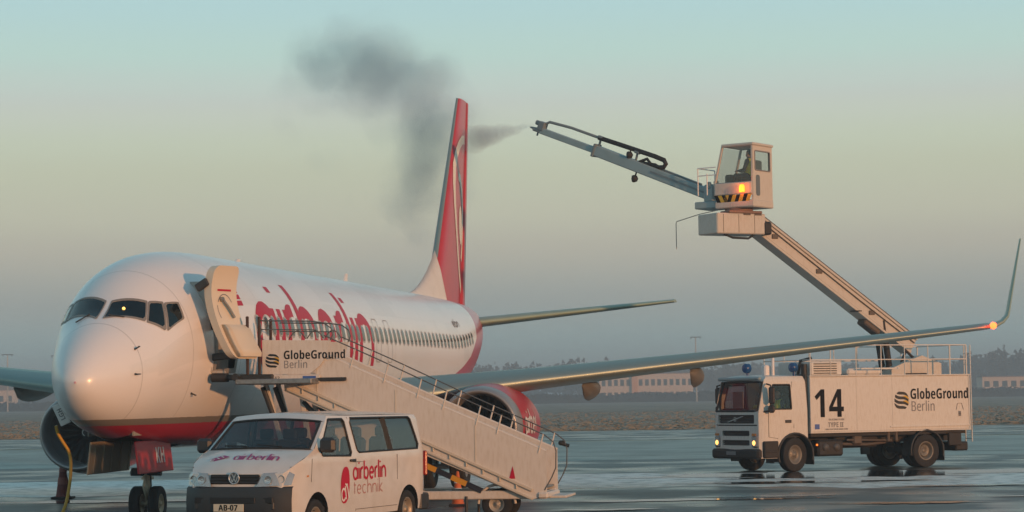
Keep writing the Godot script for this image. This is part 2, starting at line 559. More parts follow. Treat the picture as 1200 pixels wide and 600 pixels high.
func setting() -> void:
	var asphalt := ground_mat("apron asphalt", 0.048, 0.062, 0.067, 0.46, 23.0, [[0.0, 0.50, 0.52, 0.54], [0.4, 0.74, 0.75, 0.76], [0.62, 0.93, 0.94, 0.94], [1.0, 1.0, 1.0, 1.0]], 11, 71.0)
	asphalt.roughness_texture = noise_tex(0.009, [[0.0, 0.38, 0.38, 0.38], [0.42, 0.72, 0.72, 0.72], [0.6, 1, 1, 1], [1, 1, 1, 1]], 21, 512, 4)
	var g := MB.new()
	g.quad(V(-5000, 0, 60), V(-5000, 0, -6000), V(5000, 0, -6000), V(5000, 0, 60))
	struct("ground", g, asphalt, "dark damp asphalt apron under the parked airliner")
	var conc := ground_mat("taxiway concrete", 0.42, 0.47, 0.42, 0.5, 31.0, [[0.0, 0.72, 0.73, 0.72], [0.5, 0.9, 0.9, 0.9], [1.0, 1.0, 1.0, 1.0]], 12, 90.0)
	struct("taxiway", strip(85.0, 121.0, 0.004), conc, "paler concrete taxiway beyond the apron")
	var grass := ground_mat("winter grass", 0.40, 0.365, 0.31, 0.95, 47.0, [[0.0, 0.50, 0.50, 0.46], [0.4, 0.74, 0.73, 0.69], [0.7, 1.0, 0.99, 0.95], [1.0, 1.0, 1.0, 1.0]], 13, 210.0)
	struct("field", strip(158.0, 5900.0, 0.008, -4900, 4900), grass, "flat field of brown winter grass beyond the taxiway")
	var tufts := MB.new()
	var r3 := RandomNumberGenerator.new()
	r3.seed = 31
	for i in 14000:
		var z := 160.0 + 190.0 * pow(r3.randf(), 1.6)
		var x := r3.randf_range(-0.25, 0.25) * z
		var h := r3.randf_range(0.04, 0.13)
		var w := r3.randf_range(0.1, 0.4)
		var a := r3.randf() * TAU
		tufts.tri(V(x - cos(a) * w, 0.0, -z - sin(a) * w), V(x + r3.randf_range(-0.1, 0.1), h, -z), V(x + cos(a) * w, 0.0, -z + sin(a) * w))
	var tf := obj("grass", tufts, mat("dry grass", 0.22, 0.20, 0.16, 0.95))
	tf.set_meta("kind", "stuff"); tf.set_meta("label", "dry brown grass tufts over the field"); tf.set_meta("category", "grass")
	# frosted concrete strip in the apron: straight far edge, ragged near edge
	var fz := FastNoiseLite.new()
	fz.seed = 8; fz.frequency = 0.16; fz.fractal_octaves = 5
	var fp := PackedVector2Array()
	for i in 160:
		var x := -45.0 + i * 0.6
		fp.append(Vector2(x, -58.2 + 2.6 * fz.get_noise_1d(x)))
	for q in [[50.0, -67.8], [8.5, -67.8], [8.0, -69.0], [4.4, -69.0], [4.0, -70.2], [-45.0, -70.2]]: fp.append(Vector2(q[0], q[1]))
	if Geometry2D.is_polygon_clockwise(fp): fp.reverse()
	var fs := MB.new()
	fs.panel(fp, [], func(q: Vector2): return V(q.x, 0.004, q.y), 200, 200)
	var frost := ground_mat("frosted concrete", 0.86, 0.90, 0.87, 0.45, 9.0, [[0.0, 0.5, 0.52, 0.53], [0.40, 0.86, 0.87, 0.87], [0.6, 0.98, 0.98, 0.98], [1.0, 1.0, 1.0, 1.0]], 17)
	struct("pavement", fs, frost, "pale frosted concrete strip across the apron")
	# painted lines across the apron and the frozen film of meltwater
	var yellow := mat("line yellow", 0.36, 0.30, 0.09, 0.6)
	var wht := mat("line white", 0.42, 0.44, 0.43, 0.6)
	struct("taxi_line", strip(122.0, 122.6, 0.005), yellow, "yellow painted line across the apron")
	struct("taxi_line", strip(149.0, 150.2, 0.005), wht, "white painted line along the apron's far edge")
	struct("taxi_line", strip(90.6, 90.9, 0.009), mat("line worn", 0.16, 0.17, 0.165, 0.6), "worn pale line across the apron beyond the truck")
	var ice := mat("ice film", 0.30, 0.335, 0.335, 0.24)
	ice.albedo_texture = noise_tex(0.02, [[0.0, 0.45, 0.48, 0.5], [0.45, 0.8, 0.82, 0.82], [1.0, 1.0, 1.0, 1.0]], 33)
	ice.uv1_triplanar = true; ice.uv1_world_triplanar = true; ice.uv1_scale = Vector3(0.12, 0.12, 0.12)
	var wet := mat("standing water", 0.03, 0.036, 0.038, 0.07)
	var k := 0
	for b in [[14.5, -54.2, 2.2, 0.5, 0], [-14.5, -55.0, 3.5, 0.8, 0], [5.5, -53.0, 1.6, 0.45, 0], [-2.0, -54.5, 2.5, 0.5, 0], [9.6, -66.4, 5.2, 2.4, 1], [14.5, -67.5, 5.5, 1.6, 1], [3.9, -51.6, 2.6, 0.5, 1], [16.8, -58.5, 3.2, 0.6, 1], [-9.8, -55.5, 3.0, 0.6, 1], [12.5, -51.0, 2.0, 0.35, 1], [7.2, -61.0, 3.0, 0.7, 1], [8.3, -48.6, 1.4, 0.35, 1], [15.6, -49.8, 1.8, 0.4, 0], [1.8, -47.6, 1.1, 0.3, 1], [11.0, -57.2, 1.6, 0.4, 0]]:
		var p := blob(b[0], b[1], b[2], b[3], 100 + k)
		if Geometry2D.is_polygon_clockwise(p): p.reverse()
		var mb := MB.new()
		var y := 0.008 + 0.001 * k
		mb.panel(p, [], func(q: Vector2): return V(q.x, y, q.y), 50, 50)
		var o := struct("puddle", mb, wet if b[4] == 1 else ice, "wet puddle on the apron" if b[4] == 1 else "pale frozen film of meltwater on the apron")
		k += 1
	# tarred joints between the apron's lanes
	var tar := mat("joint tar", 0.030, 0.033, 0.034, 0.6)
	for z in [55.4, 76.5]:
		struct("pavement_joint", strip(z, z + 0.10, 0.0235, -40, 40), tar, "thin tarred joint across the apron")
	far_things()

func far_things() -> void:
	# wood along the horizon: many crowns that read as one mass
	var wood := MB.new()
	var r2 := RandomNumberGenerator.new()
	r2.seed = 77
	for i in 780:
		var z := r2.randf_range(1180.0, 1420.0)
		var x := r2.randf_range(-500.0, 500.0)
		var px := 600.0 + 2723.0 * x / z
		var h := r2.randf_range(15.0, 21.0)
		if px < 500: h *= 0.75
		if px > 540 and px < 720: h += r2.randf_range(0.0, 4.0)
		if px > 1120: h += r2.randf_range(1.5, 6.0)
		var w := h * r2.randf_range(0.28, 0.45)
		wood.tube([V(x, 0, -z), V(x, h * 0.5, -z)], [0.3, 0.15], 5, false)
		for c in 100:
			var d := Vector3(r2.randfn(), r2.randfn(), r2.randfn()).normalized() * pow(r2.randf(), 0.55)
			var p := V(x + d.x * w, h * 0.58 + d.y * h * 0.42, -z + d.z * w)
			var s := r2.randf_range(0.8, 2.0)
			var u := Vector3(r2.randfn(), r2.randfn(), r2.randfn()).normalized()
			var t := u.cross(Vector3(r2.randfn(), r2.randfn(), r2.randfn())).normalized()
			wood.tri(p + u * s, p - u * s * 0.5 + t * s * 0.8, p - u * s * 0.5 - t * s * 0.8)
			wood.tri(p + t * s, p - t * s * 0.6 + u.cross(t) * s * 0.8, p - t * s * 0.6 - u.cross(t) * s * 0.8)
	var o := obj("wood", wood, mat("winter foliage", 0.022, 0.03, 0.028, 0.95))
	o.set_meta("kind", "stuff"); o.set_meta("label", "hazy wood of bare winter trees along the horizon"); o.set_meta("category", "wood")
	# taller conifers beside the low building
	for c in [[235.0, 22.0, "slim middling conifer of three rising above the low pink building"], [240.5, 25.0, "tallest slim conifer, between two others above the low pink building"], [246.5, 20.5, "shortest of the three slim conifers above the low pink building"]]:
		var t := thing("conifer_tree", c[2], "tree", V(c[0], 0, -1140.0), 0.0, "conifers above the wood")
		var tr := MB.new()
		tr.tube([V(0, 0, 0), V(0, c[1] * 0.9, 0)], [0.3, 0.05], 6)
		obj("trunk", tr, mat("bark", 0.05, 0.04, 0.03, 0.9), t)
		var cr := MB.new()
		for i in 420:
			var f := r2.randf()
			var rad: float = (1.0 - f) * 3.6 * sqrt(r2.randf())
			var a := r2.randf() * TAU
			var p: Vector3 = V(cos(a) * rad, 1.5 + f * (c[1] - 1.5), sin(a) * rad)
			var s := r2.randf_range(0.45, 1.0)
			var u := V(cos(a), -0.4, sin(a))
			var q := V(-sin(a), 0, cos(a))
			cr.tri(p + u * s, p + q * s * 0.6, p - q * s * 0.6)
		obj("crown", cr, mat("conifer needles", 0.02, 0.03, 0.025, 0.9), t)
	# hedge line at the far edge of the field
	var hd := MB.new()
	var f := FastNoiseLite.new()
	f.seed = 5; f.frequency = 0.05
	for i in 5200:
		var x := -345.0 + i * 690.0 / 5200.0
		for j in 3:
			var h := 3.6 + 0.9 * f.get_noise_1d(x)
			var p := V(x + r2.randf_range(-0.4, 0.4), r2.randf_range(0.2, h), -900.0 + r2.randf_range(-1.0, 1.0))
			var s := r2.randf_range(0.3, 0.65)
			var u := Vector3(r2.randfn(), r2.randfn(), r2.randfn()).normalized()
			var t := u.cross(Vector3(r2.randfn(), r2.randfn(), r2.randfn())).normalized()
			hd.tri(p + u * s, p - u * s * 0.5 + t * s, p - u * s * 0.5 - t * s)
	for side in [0.9, -0.9]:
		var rw := [[], []]
		for i in 231:
			var x := -345.0 + i * 3.0
			rw[0].append(V(x, 0, -900.0 + side)); rw[1].append(V(x, 3.3 + 1.0 * f.get_noise_1d(x) + 0.3 * sin(x * 1.7), -900.0))
		hd.grid(rw, false)
	o = obj("hedge", hd, mat("hedge foliage", 0.012, 0.018, 0.018, 0.95))
	o.set_meta("kind", "stuff"); o.set_meta("label", "long low dark hedge along the far edge of the field"); o.set_meta("category", "hedge")
	building("office_building", "long two storey building with an orange stair tower, beyond the hedge", V(53.2, 0, -960.0), 40.5, 11.4, 12.0, 16, true)
	building("airport_shed", "low long pink building with one row of windows below the conifers", V(225.0, 0, -960.0), 66.0, 8.0, 12.0, 18, false)
	building("airport_house", "small pale gabled house in the haze beyond the hedge", V(-210.7, 0, -960.0), 10.5, 8.6, 9.0, 3, false)
	for m in [[68.2, 870.0, 24.0, "tall lamp mast with a cross bar rising above the two storey building"], [-189.3, 870.0, 21.3, "lamp mast with a cross bar beside the small pale house"], [-171.0, 870.0, 20.6, "lamp mast half hidden behind the airliner's nose"]]:
		var t := thing("lamp_mast", m[3], "mast", V(m[0], 0, -m[1]), 0.0, "lamp masts along the far field")
		var a := MB.new()
		a.tube([V(0, 0, 0), V(0, m[2], 0)], [0.32, 0.2], 8)
		obj("pole", a, mat("galvanised steel", 0.36, 0.37, 0.37, 0.42, 0.7), t)
		var b := MB.new()
		b.box(V(0, m[2] + 0.1, 0), V(4.2, 0.3, 0.4), 0.05)
		obj("cross_bar", b, mat("dark chassis", 0, 0, 0), t)
		for q in [-1.7, 1.7]:
			var l := MB.new()
			l.box(V(q, m[2] - 0.35, 0.1), V(0.4, 0.3, 0.3), 0.05)
			obj("floodlight", l, mat("dark chassis", 0, 0, 0), t)

func building(called: String, label: String, at: Vector3, w: float, h: float, d: float, bays: int, two: bool) -> void:
	var t := thing(called, label, "building", at)
	var wall := MB.new()
	var holes := []
	var rows := [[1.6, 4.0], [6.6, 9.2]] if two else [[4.0, 6.4]]
	var bw := w / bays
	for r in rows:
		for k in bays:
			if two and (k == 6): continue
			holes.append([-w / 2 + bw * (k + 0.2), r[0], -w / 2 + bw * (k + 0.8), r[1]])
	var hp := []
	for q in holes: hp.append(pv([q[0], q[1], q[2], q[1], q[2], q[3], q[0], q[3]]))
	wall.panel(pv([-w / 2, 0, w / 2, 0, w / 2, h, -w / 2, h]), hp, func(q: Vector2): return V(q.x, q.y, d / 2), bw / 2, h)
	wall.quad(V(w / 2, 0, d / 2), V(w / 2, h, d / 2), V(w / 2, h, -d / 2), V(w / 2, 0, -d / 2))
	wall.quad(V(-w / 2, 0, -d / 2), V(-w / 2, h, -d / 2), V(-w / 2, h, d / 2), V(-w / 2, 0, d / 2))
	wall.quad(V(w / 2, 0, -d / 2), V(w / 2, h, -d / 2), V(-w / 2, h, -d / 2), V(-w / 2, 0, -d / 2))
	obj("wall", wall, mat("far wall", 0, 0, 0), t)
	for q in holes:
		var a := MB.new()
		a.box(V((q[0] + q[2]) / 2, (q[1] + q[3]) / 2, d / 2 - 0.2), V(q[2] - q[0] + 0.1, q[3] - q[1] + 0.1, 0.08))
		obj("window", a, mat("far window glass", 0.05, 0.065, 0.07, 0.1), t)
	var rf := MB.new()
	if bays == 3:
		rf.prism(pv([-w / 2 - 0.4, h, w / 2 + 0.4, h, 0, h + 3.4]), -d / 2 - 0.3, d / 2 + 0.3)
	else:
		rf.box(V(0, h + 0.2, 0), V(w + 0.6, 0.4, d + 0.6), 0.05)
	obj("roof", rf, mat("far roof", 0.16, 0.13, 0.12, 0.8), t)
	if two:
		var s := MB.new()
		s.box(V(-w / 2 + bw * 6.5, h * 0.52, d / 2 + 0.5), V(bw * 0.95, h * 1.04, 1.6), 0.05)
		obj("stair_tower", s, mat("orange render", 0.55, 0.30, 0.16, 0.8), t)
# ---------------------------------------------------------------- airliner. local x = its port side, y up, z = -(metres aft of the nose)
const FT := [[0.0, 2.80, 2.80, 0.0], [0.05, 2.96, 2.63, 0.17], [0.15, 3.12, 2.48, 0.31], [0.4, 3.38, 2.25, 0.51], [0.8, 3.68, 2.04, 0.73], [1.2, 3.92, 1.91, 0.90], [1.6, 4.14, 1.81, 1.04], [2.0, 4.44, 1.74, 1.16], [2.4, 4.74, 1.68, 1.27], [2.8, 4.97, 1.62, 1.38], [3.4, 5.19, 1.56, 1.52], [4.2, 5.36, 1.51, 1.67], [5.2, 5.45, 1.48, 1.79], [6.5, 5.48, 1.47, 1.88], [10.0, 5.48, 1.47, 1.88], [26.0, 5.48, 1.47, 1.88], [27.5, 5.48, 1.53, 1.88], [29.0, 5.48, 1.75, 1.85], [31.0, 5.47, 2.25, 1.74], [33.0, 5.45, 2.85, 1.50], [35.0, 5.42, 3.50, 1.14], [36.5, 5.35, 3.98, 0.82], [37.5, 5.2, 4.35, 0.52], [38.0, 5.0, 4.6, 0.28]]
var ftan := []
func fus_prepare() -> void:
	for i in FT.size():
		var t := [0.0, 0.0, 0.0, 0.0]
		for c in [1, 2, 3]:
			if i > 0 and i < FT.size() - 1:
				var d0: float = (FT[i][c] - FT[i - 1][c]) / (FT[i][0] - FT[i - 1][0])
				var d1: float = (FT[i + 1][c] - FT[i][c]) / (FT[i + 1][0] - FT[i][0])
				t[c] = 2.0 * d0 * d1 / (d0 + d1) if d0 * d1 > 0.0 else 0.0
			elif i == 0: t[c] = (FT[1][c] - FT[0][c]) / FT[1][0]
			else: t[c] = (FT[i][c] - FT[i - 1][c]) / (FT[i][0] - FT[i - 1][0])
		ftan.append(t)
func sect(s: float) -> Array:
	s = clampf(s, 0.0, 38.0)
	var i := 0
	while i < FT.size() - 2 and FT[i + 1][0] < s: i += 1
	var h: float = FT[i + 1][0] - FT[i][0]
	var t: float = (s - FT[i][0]) / h
	var r := [0.0, 0.0, 0.0, 0.0]
	for c in [1, 2, 3]:
		r[c] = (2 * t * t * t - 3 * t * t + 1) * FT[i][c] + (t * t * t - 2 * t * t + t) * h * ftan[i][c] + (-2 * t * t * t + 3 * t * t) * FT[i + 1][c] + (t * t * t - t * t) * h * ftan[i + 1][c]
	var yc: float = r[2] + (r[1] - r[2]) * 0.531
	return [yc, r[1] - yc, yc - r[2], r[3]]
func fus(s: float, ph: float, off := 0.0) -> Vector3:
	var q := sect(s)
	var c := cos(ph)
	var p := Vector3(q[3] * sin(ph), q[0] + (q[1] if c >= 0.0 else q[2]) * c, -s)
	if off != 0.0:
		var w: float = maxf(q[3], 0.05)
		var b: float = maxf(q[1] if c >= 0.0 else q[2], 0.05)
		p += Vector3(sin(ph) / w, c / b, 0.0).normalized() * off
	return p
func pan_fus(off: float) -> Callable:  # Vector2(metres aft, degrees from the crown, negative so that up is up)
	return func(q: Vector2): return fus(q.x, deg_to_rad(-q.y), off)
func tail_edge(ph: float) -> float:
	var T := [[0.0, 33.4], [46.0, 32.0], [67.0, 31.2], [82.0, 30.6], [96.0, 29.1], [106.0, 26.9], [125.0, 23.6], [180.0, 19.0]]
	for i in T.size() - 1:
		if ph <= T[i + 1][0]:
			return lerpf(T[i][1], T[i + 1][1], (ph - T[i][0]) / (T[i + 1][0] - T[i][0]))
	return 19.0
func livery() -> ImageTexture:
	var W := 2048
	var H := 1024
	var im := Image.create(W, H, false, Image.FORMAT_RGB8)
	var white := Color(0.80, 0.79, 0.79).linear_to_srgb()
	im.fill(white)
	var r2 := RandomNumberGenerator.new()
	r2.seed = 4
	for k in 260:  # faint wash streaks and panel tone
		var x := r2.randi_range(0, W - 60)
		var y := r2.randi_range(0, H - 40)
		im.fill_rect(Rect2i(x, y, r2.randi_range(30, 160), r2.randi_range(20, 90)), white * r2.randf_range(0.965, 1.0))
	for s in [1.16, 2.75, 4.75, 6.1, 9.4, 13.6, 18.4, 22.8, 27.0]:
		im.fill_rect(Rect2i(int(s / 38.0 * W), 0, 1, H), white * 0.84)
	for d in [38.0, 62.0, 84.0, 118.0]:
		for sg in [1, -1]:
			im.fill_rect(Rect2i(int(5.0 / 38.0 * W), int(fposmod(sg * d, 360.0) / 360.0 * H), int(27.0 / 38.0 * W), 1), white * 0.93)
	var red := Color(0.46, 0.016, 0.045).linear_to_srgb()
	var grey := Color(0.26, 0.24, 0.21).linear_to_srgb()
	for x in W:
		var s := (x + 0.5) / W * 38.0
		var q := sect(s)
		for pass_i in 2:
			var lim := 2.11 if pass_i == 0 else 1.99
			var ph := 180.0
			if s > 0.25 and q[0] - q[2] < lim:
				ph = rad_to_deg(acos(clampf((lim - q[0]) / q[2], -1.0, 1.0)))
			if pass_i == 1 and s > 19.0:
				var lo := 0.0
				var hi := 180.0
				if tail_edge(0.0) < s: hi = 0.0
				else:
					for it in 14:
						var md := (lo + hi) / 2
						if tail_edge(md) < s: hi = md
						else: lo = md
				ph = minf(ph, hi)
			if ph < 179.5:
				var y0 := int(ph / 360.0 * H)
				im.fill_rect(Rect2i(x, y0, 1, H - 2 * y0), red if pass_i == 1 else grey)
	return ImageTexture.create_from_image(im)
func foil(le: Vector3, chord: float, thick: float, k := 14, up := Vector3.UP) -> Array:
	# closed aerofoil ring, chord aft along -z
	var top := []
	var bot := []
	for i in k + 1:
		var c := 0.5 * (1.0 - cos(PI * i / k))
		var t := 5.0 * thick * (0.2969 * sqrt(c) - 0.126 * c - 0.3516 * c * c + 0.2843 * c * c * c - 0.1015 * c * c * c * c)
		var cam := 0.018 * sin(PI * c)
		top.append(le + Vector3(0, 0, -c * chord) + up * (cam + t) * chord)
		bot.append(le + Vector3(0, 0, -c * chord) + up * (cam - t * 0.92) * chord)
	bot.reverse()
	top.append_array(bot.slice(1, k))
	return top
func wing_at(ax: float) -> Array:  # le s, chord, y, thickness
	var T := [[0.4, 12.0, 8.6, 2.12, 0.125], [1.9, 13.1, 7.3, 2.26, 0.125], [5.8, 15.35, 4.75, 2.72, 0.118], [11.0, 18.45, 3.2, 3.30, 0.11], [16.95, 22.05, 1.72, 3.98, 0.105]]
	for i in T.size() - 1:
		if ax <= T[i + 1][0] or i == T.size() - 2:
			var t: float = (ax - T[i][0]) / (T[i + 1][0] - T[i][0])
			return [lerpf(T[i][1], T[i + 1][1], t), lerpf(T[i][2], T[i + 1][2], t), lerpf(T[i][3], T[i + 1][3], t), lerpf(T[i][4], T[i + 1][4], t)]
	return []
func airliner() -> void:
	fus_prepare()
	var t := thing("airliner", "white passenger jet with red fin and big red lettering along its side", "airliner")
	t.transform = Transform3D(Basis(Vector3.UP, -TH), V(NX, 0, -NZ)) * Transform3D(Basis(), V(0, 0, -19.6)) * Transform3D(Basis(Vector3.RIGHT, AL), Vector3.ZERO) * Transform3D(Basis(), V(0, 0, 19.6))
	# fuselage
	var f := MB.new()
	var rows := []
	var ss := [0.0, 0.012, 0.03, 0.06, 0.1, 0.15, 0.22, 0.3]
	var s := 0.4
	while s < 7.0:
		ss.append(s); s += 0.12
	while s < 25.0:
		ss.append(s); s += 0.75
	while s < 38.0:
		ss.append(s); s += 0.25
	ss.append(38.0)
	for z in ss:
		var ring := []
		for k in 72: ring.append(fus(z, TAU * k / 72))
		rows.append(ring)
	f.grid(rows, true, false, true)
	# cut the doorway and the nose gear bay out of the shell
	var keep := PackedInt32Array()
	var quads := (rows.size() - 1) * 72
	for qd in quads:
		var si: float = (ss[qd / 72] + ss[qd / 72 + 1]) * 0.5
		var ph := (qd % 72 + 0.5) * 5.0
		if si > 3.64 and si < 4.48 and ph > 55.0 and ph < 105.0: continue
		if si > 1.96 and si < 4.84 and ph > 165.0 and ph < 195.0: continue
		keep.append_array(f.idx.slice(qd * 6, qd * 6 + 6))
	keep.append_array(f.idx.slice(quads * 6))
	f.idx = keep
	for k in f.uv.size():
		f.uv[k].x = -f.v[k].z / 38.0
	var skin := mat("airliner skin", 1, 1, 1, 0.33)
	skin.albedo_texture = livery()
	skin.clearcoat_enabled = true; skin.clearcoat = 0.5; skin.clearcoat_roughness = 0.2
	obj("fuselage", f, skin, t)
	var bf := MB.new()
	rows = []
	for i in 17:
		var u := i / 16.0
		var z := lerpf(11.6, 22.0, u)
		var k := sqrt(maxf(0.0, sin(PI * u)))
		var ring := []
		for j in 24:
			var a := TAU * j / 24
			ring.append(V(cos(a) * (0.3 + 1.9 * k), 1.95 + sin(a) * (0.1 + 0.75 * k), -z))
		rows.append(ring)
	bf.grid(rows, true, true, true)
	obj("belly_fairing", bf, mat("fin red", 0, 0, 0), t)
	# flight deck windows
	var pane := mat("flight deck glass", 0.006, 0.011, 0.014, 0.04)
	var frame := mat("window frame grey", 0.24, 0.22, 0.20, 0.5)
	var WS := [[1.34, 4.0, 1.84, 3.0, 2.10, 33.0, 1.76, 42.5], [1.78, 45.0, 2.13, 35.0, 2.34, 44.5, 2.04, 62.5], [2.10, 64.5, 2.38, 46.5, 2.68, 53.0, 2.62, 65.0]]
	for sg in [1.0, -1.0]:
		for w in (WS if sg > 0 else [[1.34, 4.0, 1.84, 3.0, 2.34, 43.0, 1.98, 50.0], [2.02, 52.0, 2.37, 45.0, 2.56, 52.0, 2.44, 66.0]]):
			var p := PackedVector2Array()
			for k in 4: p.append(Vector2(w[k * 2], -w[k * 2 + 1] * sg))
			if Geometry2D.is_polygon_clockwise(p): p.reverse()
			var c := (p[0] + p[1] + p[2] + p[3]) / 4.0
			var big := PackedVector2Array()
			var sc := Transform2D(0.0, Vector2(1.0, 25.0), 0.0, Vector2.ZERO)
			for q in p: big.append(Vector2(q.x, q.y / 25.0))
			var outer: PackedVector2Array = Geometry2D.offset_polygon(big, 0.03, Geometry2D.JOIN_ROUND)[0]
			var inner: PackedVector2Array = Geometry2D.offset_polygon(Geometry2D.offset_polygon(big, -0.06)[0], 0.04, Geometry2D.JOIN_ROUND)[0]
			outer = sc * outer; inner = sc * inner
			var a := MB.new()
			a.panel(outer, [inner], pan_fus(0.012), 0.2, 5.0)
			var b := MB.new()
			b.panel(inner, [], pan_fus(0.006), 0.2, 5.0)
			var o := obj("flight_deck_window", b, pane, t)
			obj("frame", a, frame, o)
	for wv in [[1.55, 8.0, 1.50, 24.0], [1.55, -30.0, 1.50, -14.0]]:  # wipers at rest
		var wb := MB.new()
		wb.tube([fus(wv[0] - 0.12, deg_to_rad(wv[1]), 0.03), fus(wv[2], deg_to_rad(wv[3]), 0.035)], 0.014, 6)
		obj("wiper", wb, mat("rail dark", 0, 0, 0), t)
	var ol := MB.new()
	ol.lathe([Vector2(0.0, 0.035), Vector2(0.02, 0.028), Vector2(0.032, 0.0), Vector2(0.02, -0.028), Vector2(0, -0.035)], 12)
	# lit lamp glimpsed in the captain's windshield
	var lampm := mat("flight deck lamp", 1, 0.75, 0.4, 0.5)
	lampm.emission_enabled = true; lampm.emission = Color(1.0, 0.75, 0.35); lampm.emission_energy_multiplier = 2.2
	obj("flight_deck_lamp", ol, lampm, t, fus(1.74, deg_to_rad(18.0), 0.0) + V(0, 0, 0.02))
	# cabin windows and exits
	var cw := mat("cabin window", 0.045, 0.06, 0.068, 0.08)
	var cf := mat("cabin window frame", 0.42, 0.42, 0.42, 0.5)
	var skips := []
	var wi := 0
	s = 5.75
	while s < 30.0:
		var r1 := rpoly(s - 0.115, -85.0, s + 0.115, -74.2, 0.1, 4)
		var sc := Transform2D(0.0, Vector2(1.0, 30.0), 0.0, Vector2.ZERO)
		r1 = sc * rpoly(s - 0.115, -85.0 / 30.0, s + 0.115, -73.8 / 30.0, 0.1, 3)
		var r3: PackedVector2Array = sc * rpoly(s - 0.15, -86.2 / 30.0, s + 0.15, -72.6 / 30.0, 0.13, 3)
		var a := MB.new()
		a.panel(r1, [], pan_fus(0.010), 1, 8.0)
		var o := obj("cabin_window", a, cw, t)
		var b := MB.new()
		b.panel(r3, [r1], pan_fus(0.006), 1, 8.0)
		obj("frame", b, cf, o)
		s += 0.508
	for e in [16.45, 17.75]:
		var sc := Transform2D(0.0, Vector2(1.0, 30.5), 0.0, Vector2.ZERO)
		var o1: PackedVector2Array = sc * rpoly(e - 0.27, -99.0 / 30.5, e + 0.27, -66.5 / 30.5, 0.12, 4)
		var o2: PackedVector2Array = sc * rpoly(e - 0.25, -98.4 / 30.5, e + 0.25, -67.1 / 30.5, 0.11, 4)
		var a := MB.new()
		a.panel(o1, [o2], pan_fus(0.008), 1, 6.0)
		obj("exit_outline", a, mat("outline grey", 0.33, 0.33, 0.33, 0.5), t)
	# probes and antennas
	for p in [[1.12, 61.0], [0.98, 90.0], [2.96, 118.0]]:
		var a := MB.new()
		var q := fus(p[0], deg_to_rad(p[1]), 0.0)
		var q2 := fus(p[0], deg_to_rad(p[1]), 0.10)
		a.tube([q, q2, q2 + V(0, 0, 0.09)], [0.016, 0.012, 0.008], 6)
		a.box(q, V(0.02, 0.04, 0.07), 0.005)
		obj("pitot_probe", a, mat("rail dark", 0, 0, 0), t)
	for p in [[10.2, 0.12], [20.5, 0.26]]:
		var a := MB.new()
		a.prism(pv([0, 5.46, 0.38, 5.46, 0.46, 5.46 + p[1], 0.24, 5.46 + p[1]]), -0.015, 0.015)
		var o := obj("blade_antenna", a, mat("letter white", 0, 0, 0), t, V(0, 0, -p[0]))
		o.rotation.y = PI / 2
	# lettering along the side
	var lg := scaled(letters("airberlin", 1.02, 0.43), 1.19, 34.0, 5.75, -101.5)
	var sq := []
	for l in lg:
		var q := PackedVector2Array()
		for z in l: q.append(Vector2(z.x, z.y / 30.0))
		sq.append(q)
	var ply := []
	var sc2 := Transform2D(0.0, Vector2(1.0, 30.0), 0.0, Vector2.ZERO)
	for p in strokes(sq, 0.30): ply.append(sc2 * p)
	for p in ply:
		if not Geometry2D.is_polygon_clockwise(p):
			var hs := []
			for h in ply:
				if Geometry2D.is_polygon_clockwise(h) and Geometry2D.is_point_in_polygon(h[0], p): hs.append(h)
			var mb := MB.new()
			mb.panel(p, hs, pan_fus(0.004), 0.35, 4.0)
			obj("lettering", mb, mat("letter red", 0, 0, 0), t)
	var reg := scaled(letters("ebn", 0.8, 0.35), 0.30, 5.0, 27.2, -65.0)
	var rp := []
	for l in reg:
		var q := PackedVector2Array()
		for z in l: q.append(Vector2(z.x, z.y / 30.0))
		rp.append(q)
	var rply := []
	for p in strokes(rp, 0.06): rply.append(sc2 * p)
	lay("registration_lettering", rply, mat("letter grey", 0, 0, 0), t, pan_fus(0.006), 0.4, 4.0)
	for k in 3:
		var a := MB.new()
		a.panel(pv([4.92 + k * 0.0, -58.0 - k * 4.4, 5.22, -58.0 - k * 4.4, 5.22, -54.6 - k * 4.4, 4.92, -54.6 - k * 4.4]), [], pan_fus(0.006), 1, 4)
		obj("small_lettering", a, mat("letter red", 0, 0, 0), t)
	# open forward door and doorway
	var dw := MB.new()
	dw.box(V(0.55, 2.98, -4.06), V(2.1, 0.05, 1.1)); dw.box(V(0.55, 4.72, -4.06), V(1.7, 0.05, 1.1))
	dw.box(V(0.55, 3.85, -3.50), V(1.9, 1.75, 0.05)); dw.box(V(0.55, 3.85, -4.62), V(1.9, 1.75, 0.05)); dw.box(V(-0.5, 3.85, -4.06), V(0.05, 1.75, 1.1))
	var dwo := obj("vestibule", dw, mat("cabin lining", 0.45, 0.43, 0.40, 0.6), t)
	var fr := MB.new()
	fr.panel(rpoly(3.54, -107.0, 4.58, -52.5, 0.16), [rpoly(3.66, -104.2, 4.46, -55.8, 0.1)], pan_fus(0.010), 0.3, 5.0)
	obj("frame", fr, mat("window frame grey", 0, 0, 0), dwo)
	var wd := V(0.27, 0, -0.72).normalized()
	var nr := V(0.72, 0, 0.27).normalized()
	var dmap := func(q: Vector2, inset: float):  # q.x 0..0.85 across, q.y 0 bottom .. 1.8 top
		var tt := 1.0 - q.y / 1.8
		var o := 0.10 * pow(maxf(0.0, 1.0 - 3.4 * tt), 2.0) + 0.46 * pow(maxf(0.0, tt - 0.28) / 0.72, 1.7)
		return V(1.70, 3.22 + q.y, -2.85) + wd * q.x * 0.93 + V(o, 0, 0) + nr * inset
	var dp := rpoly(0.0, 0.0, 0.85, 1.8, 0.16, 6)
	var dmb := MB.new()
	dmb.panel(dp, [], func(q): return dmap.call(q, 0.0), 0.3, 0.12)
	var rev := Transform2D(0.0, Vector2(-1, 1), 0.0, Vector2.ZERO)
	var dpr: PackedVector2Array = rev * dp
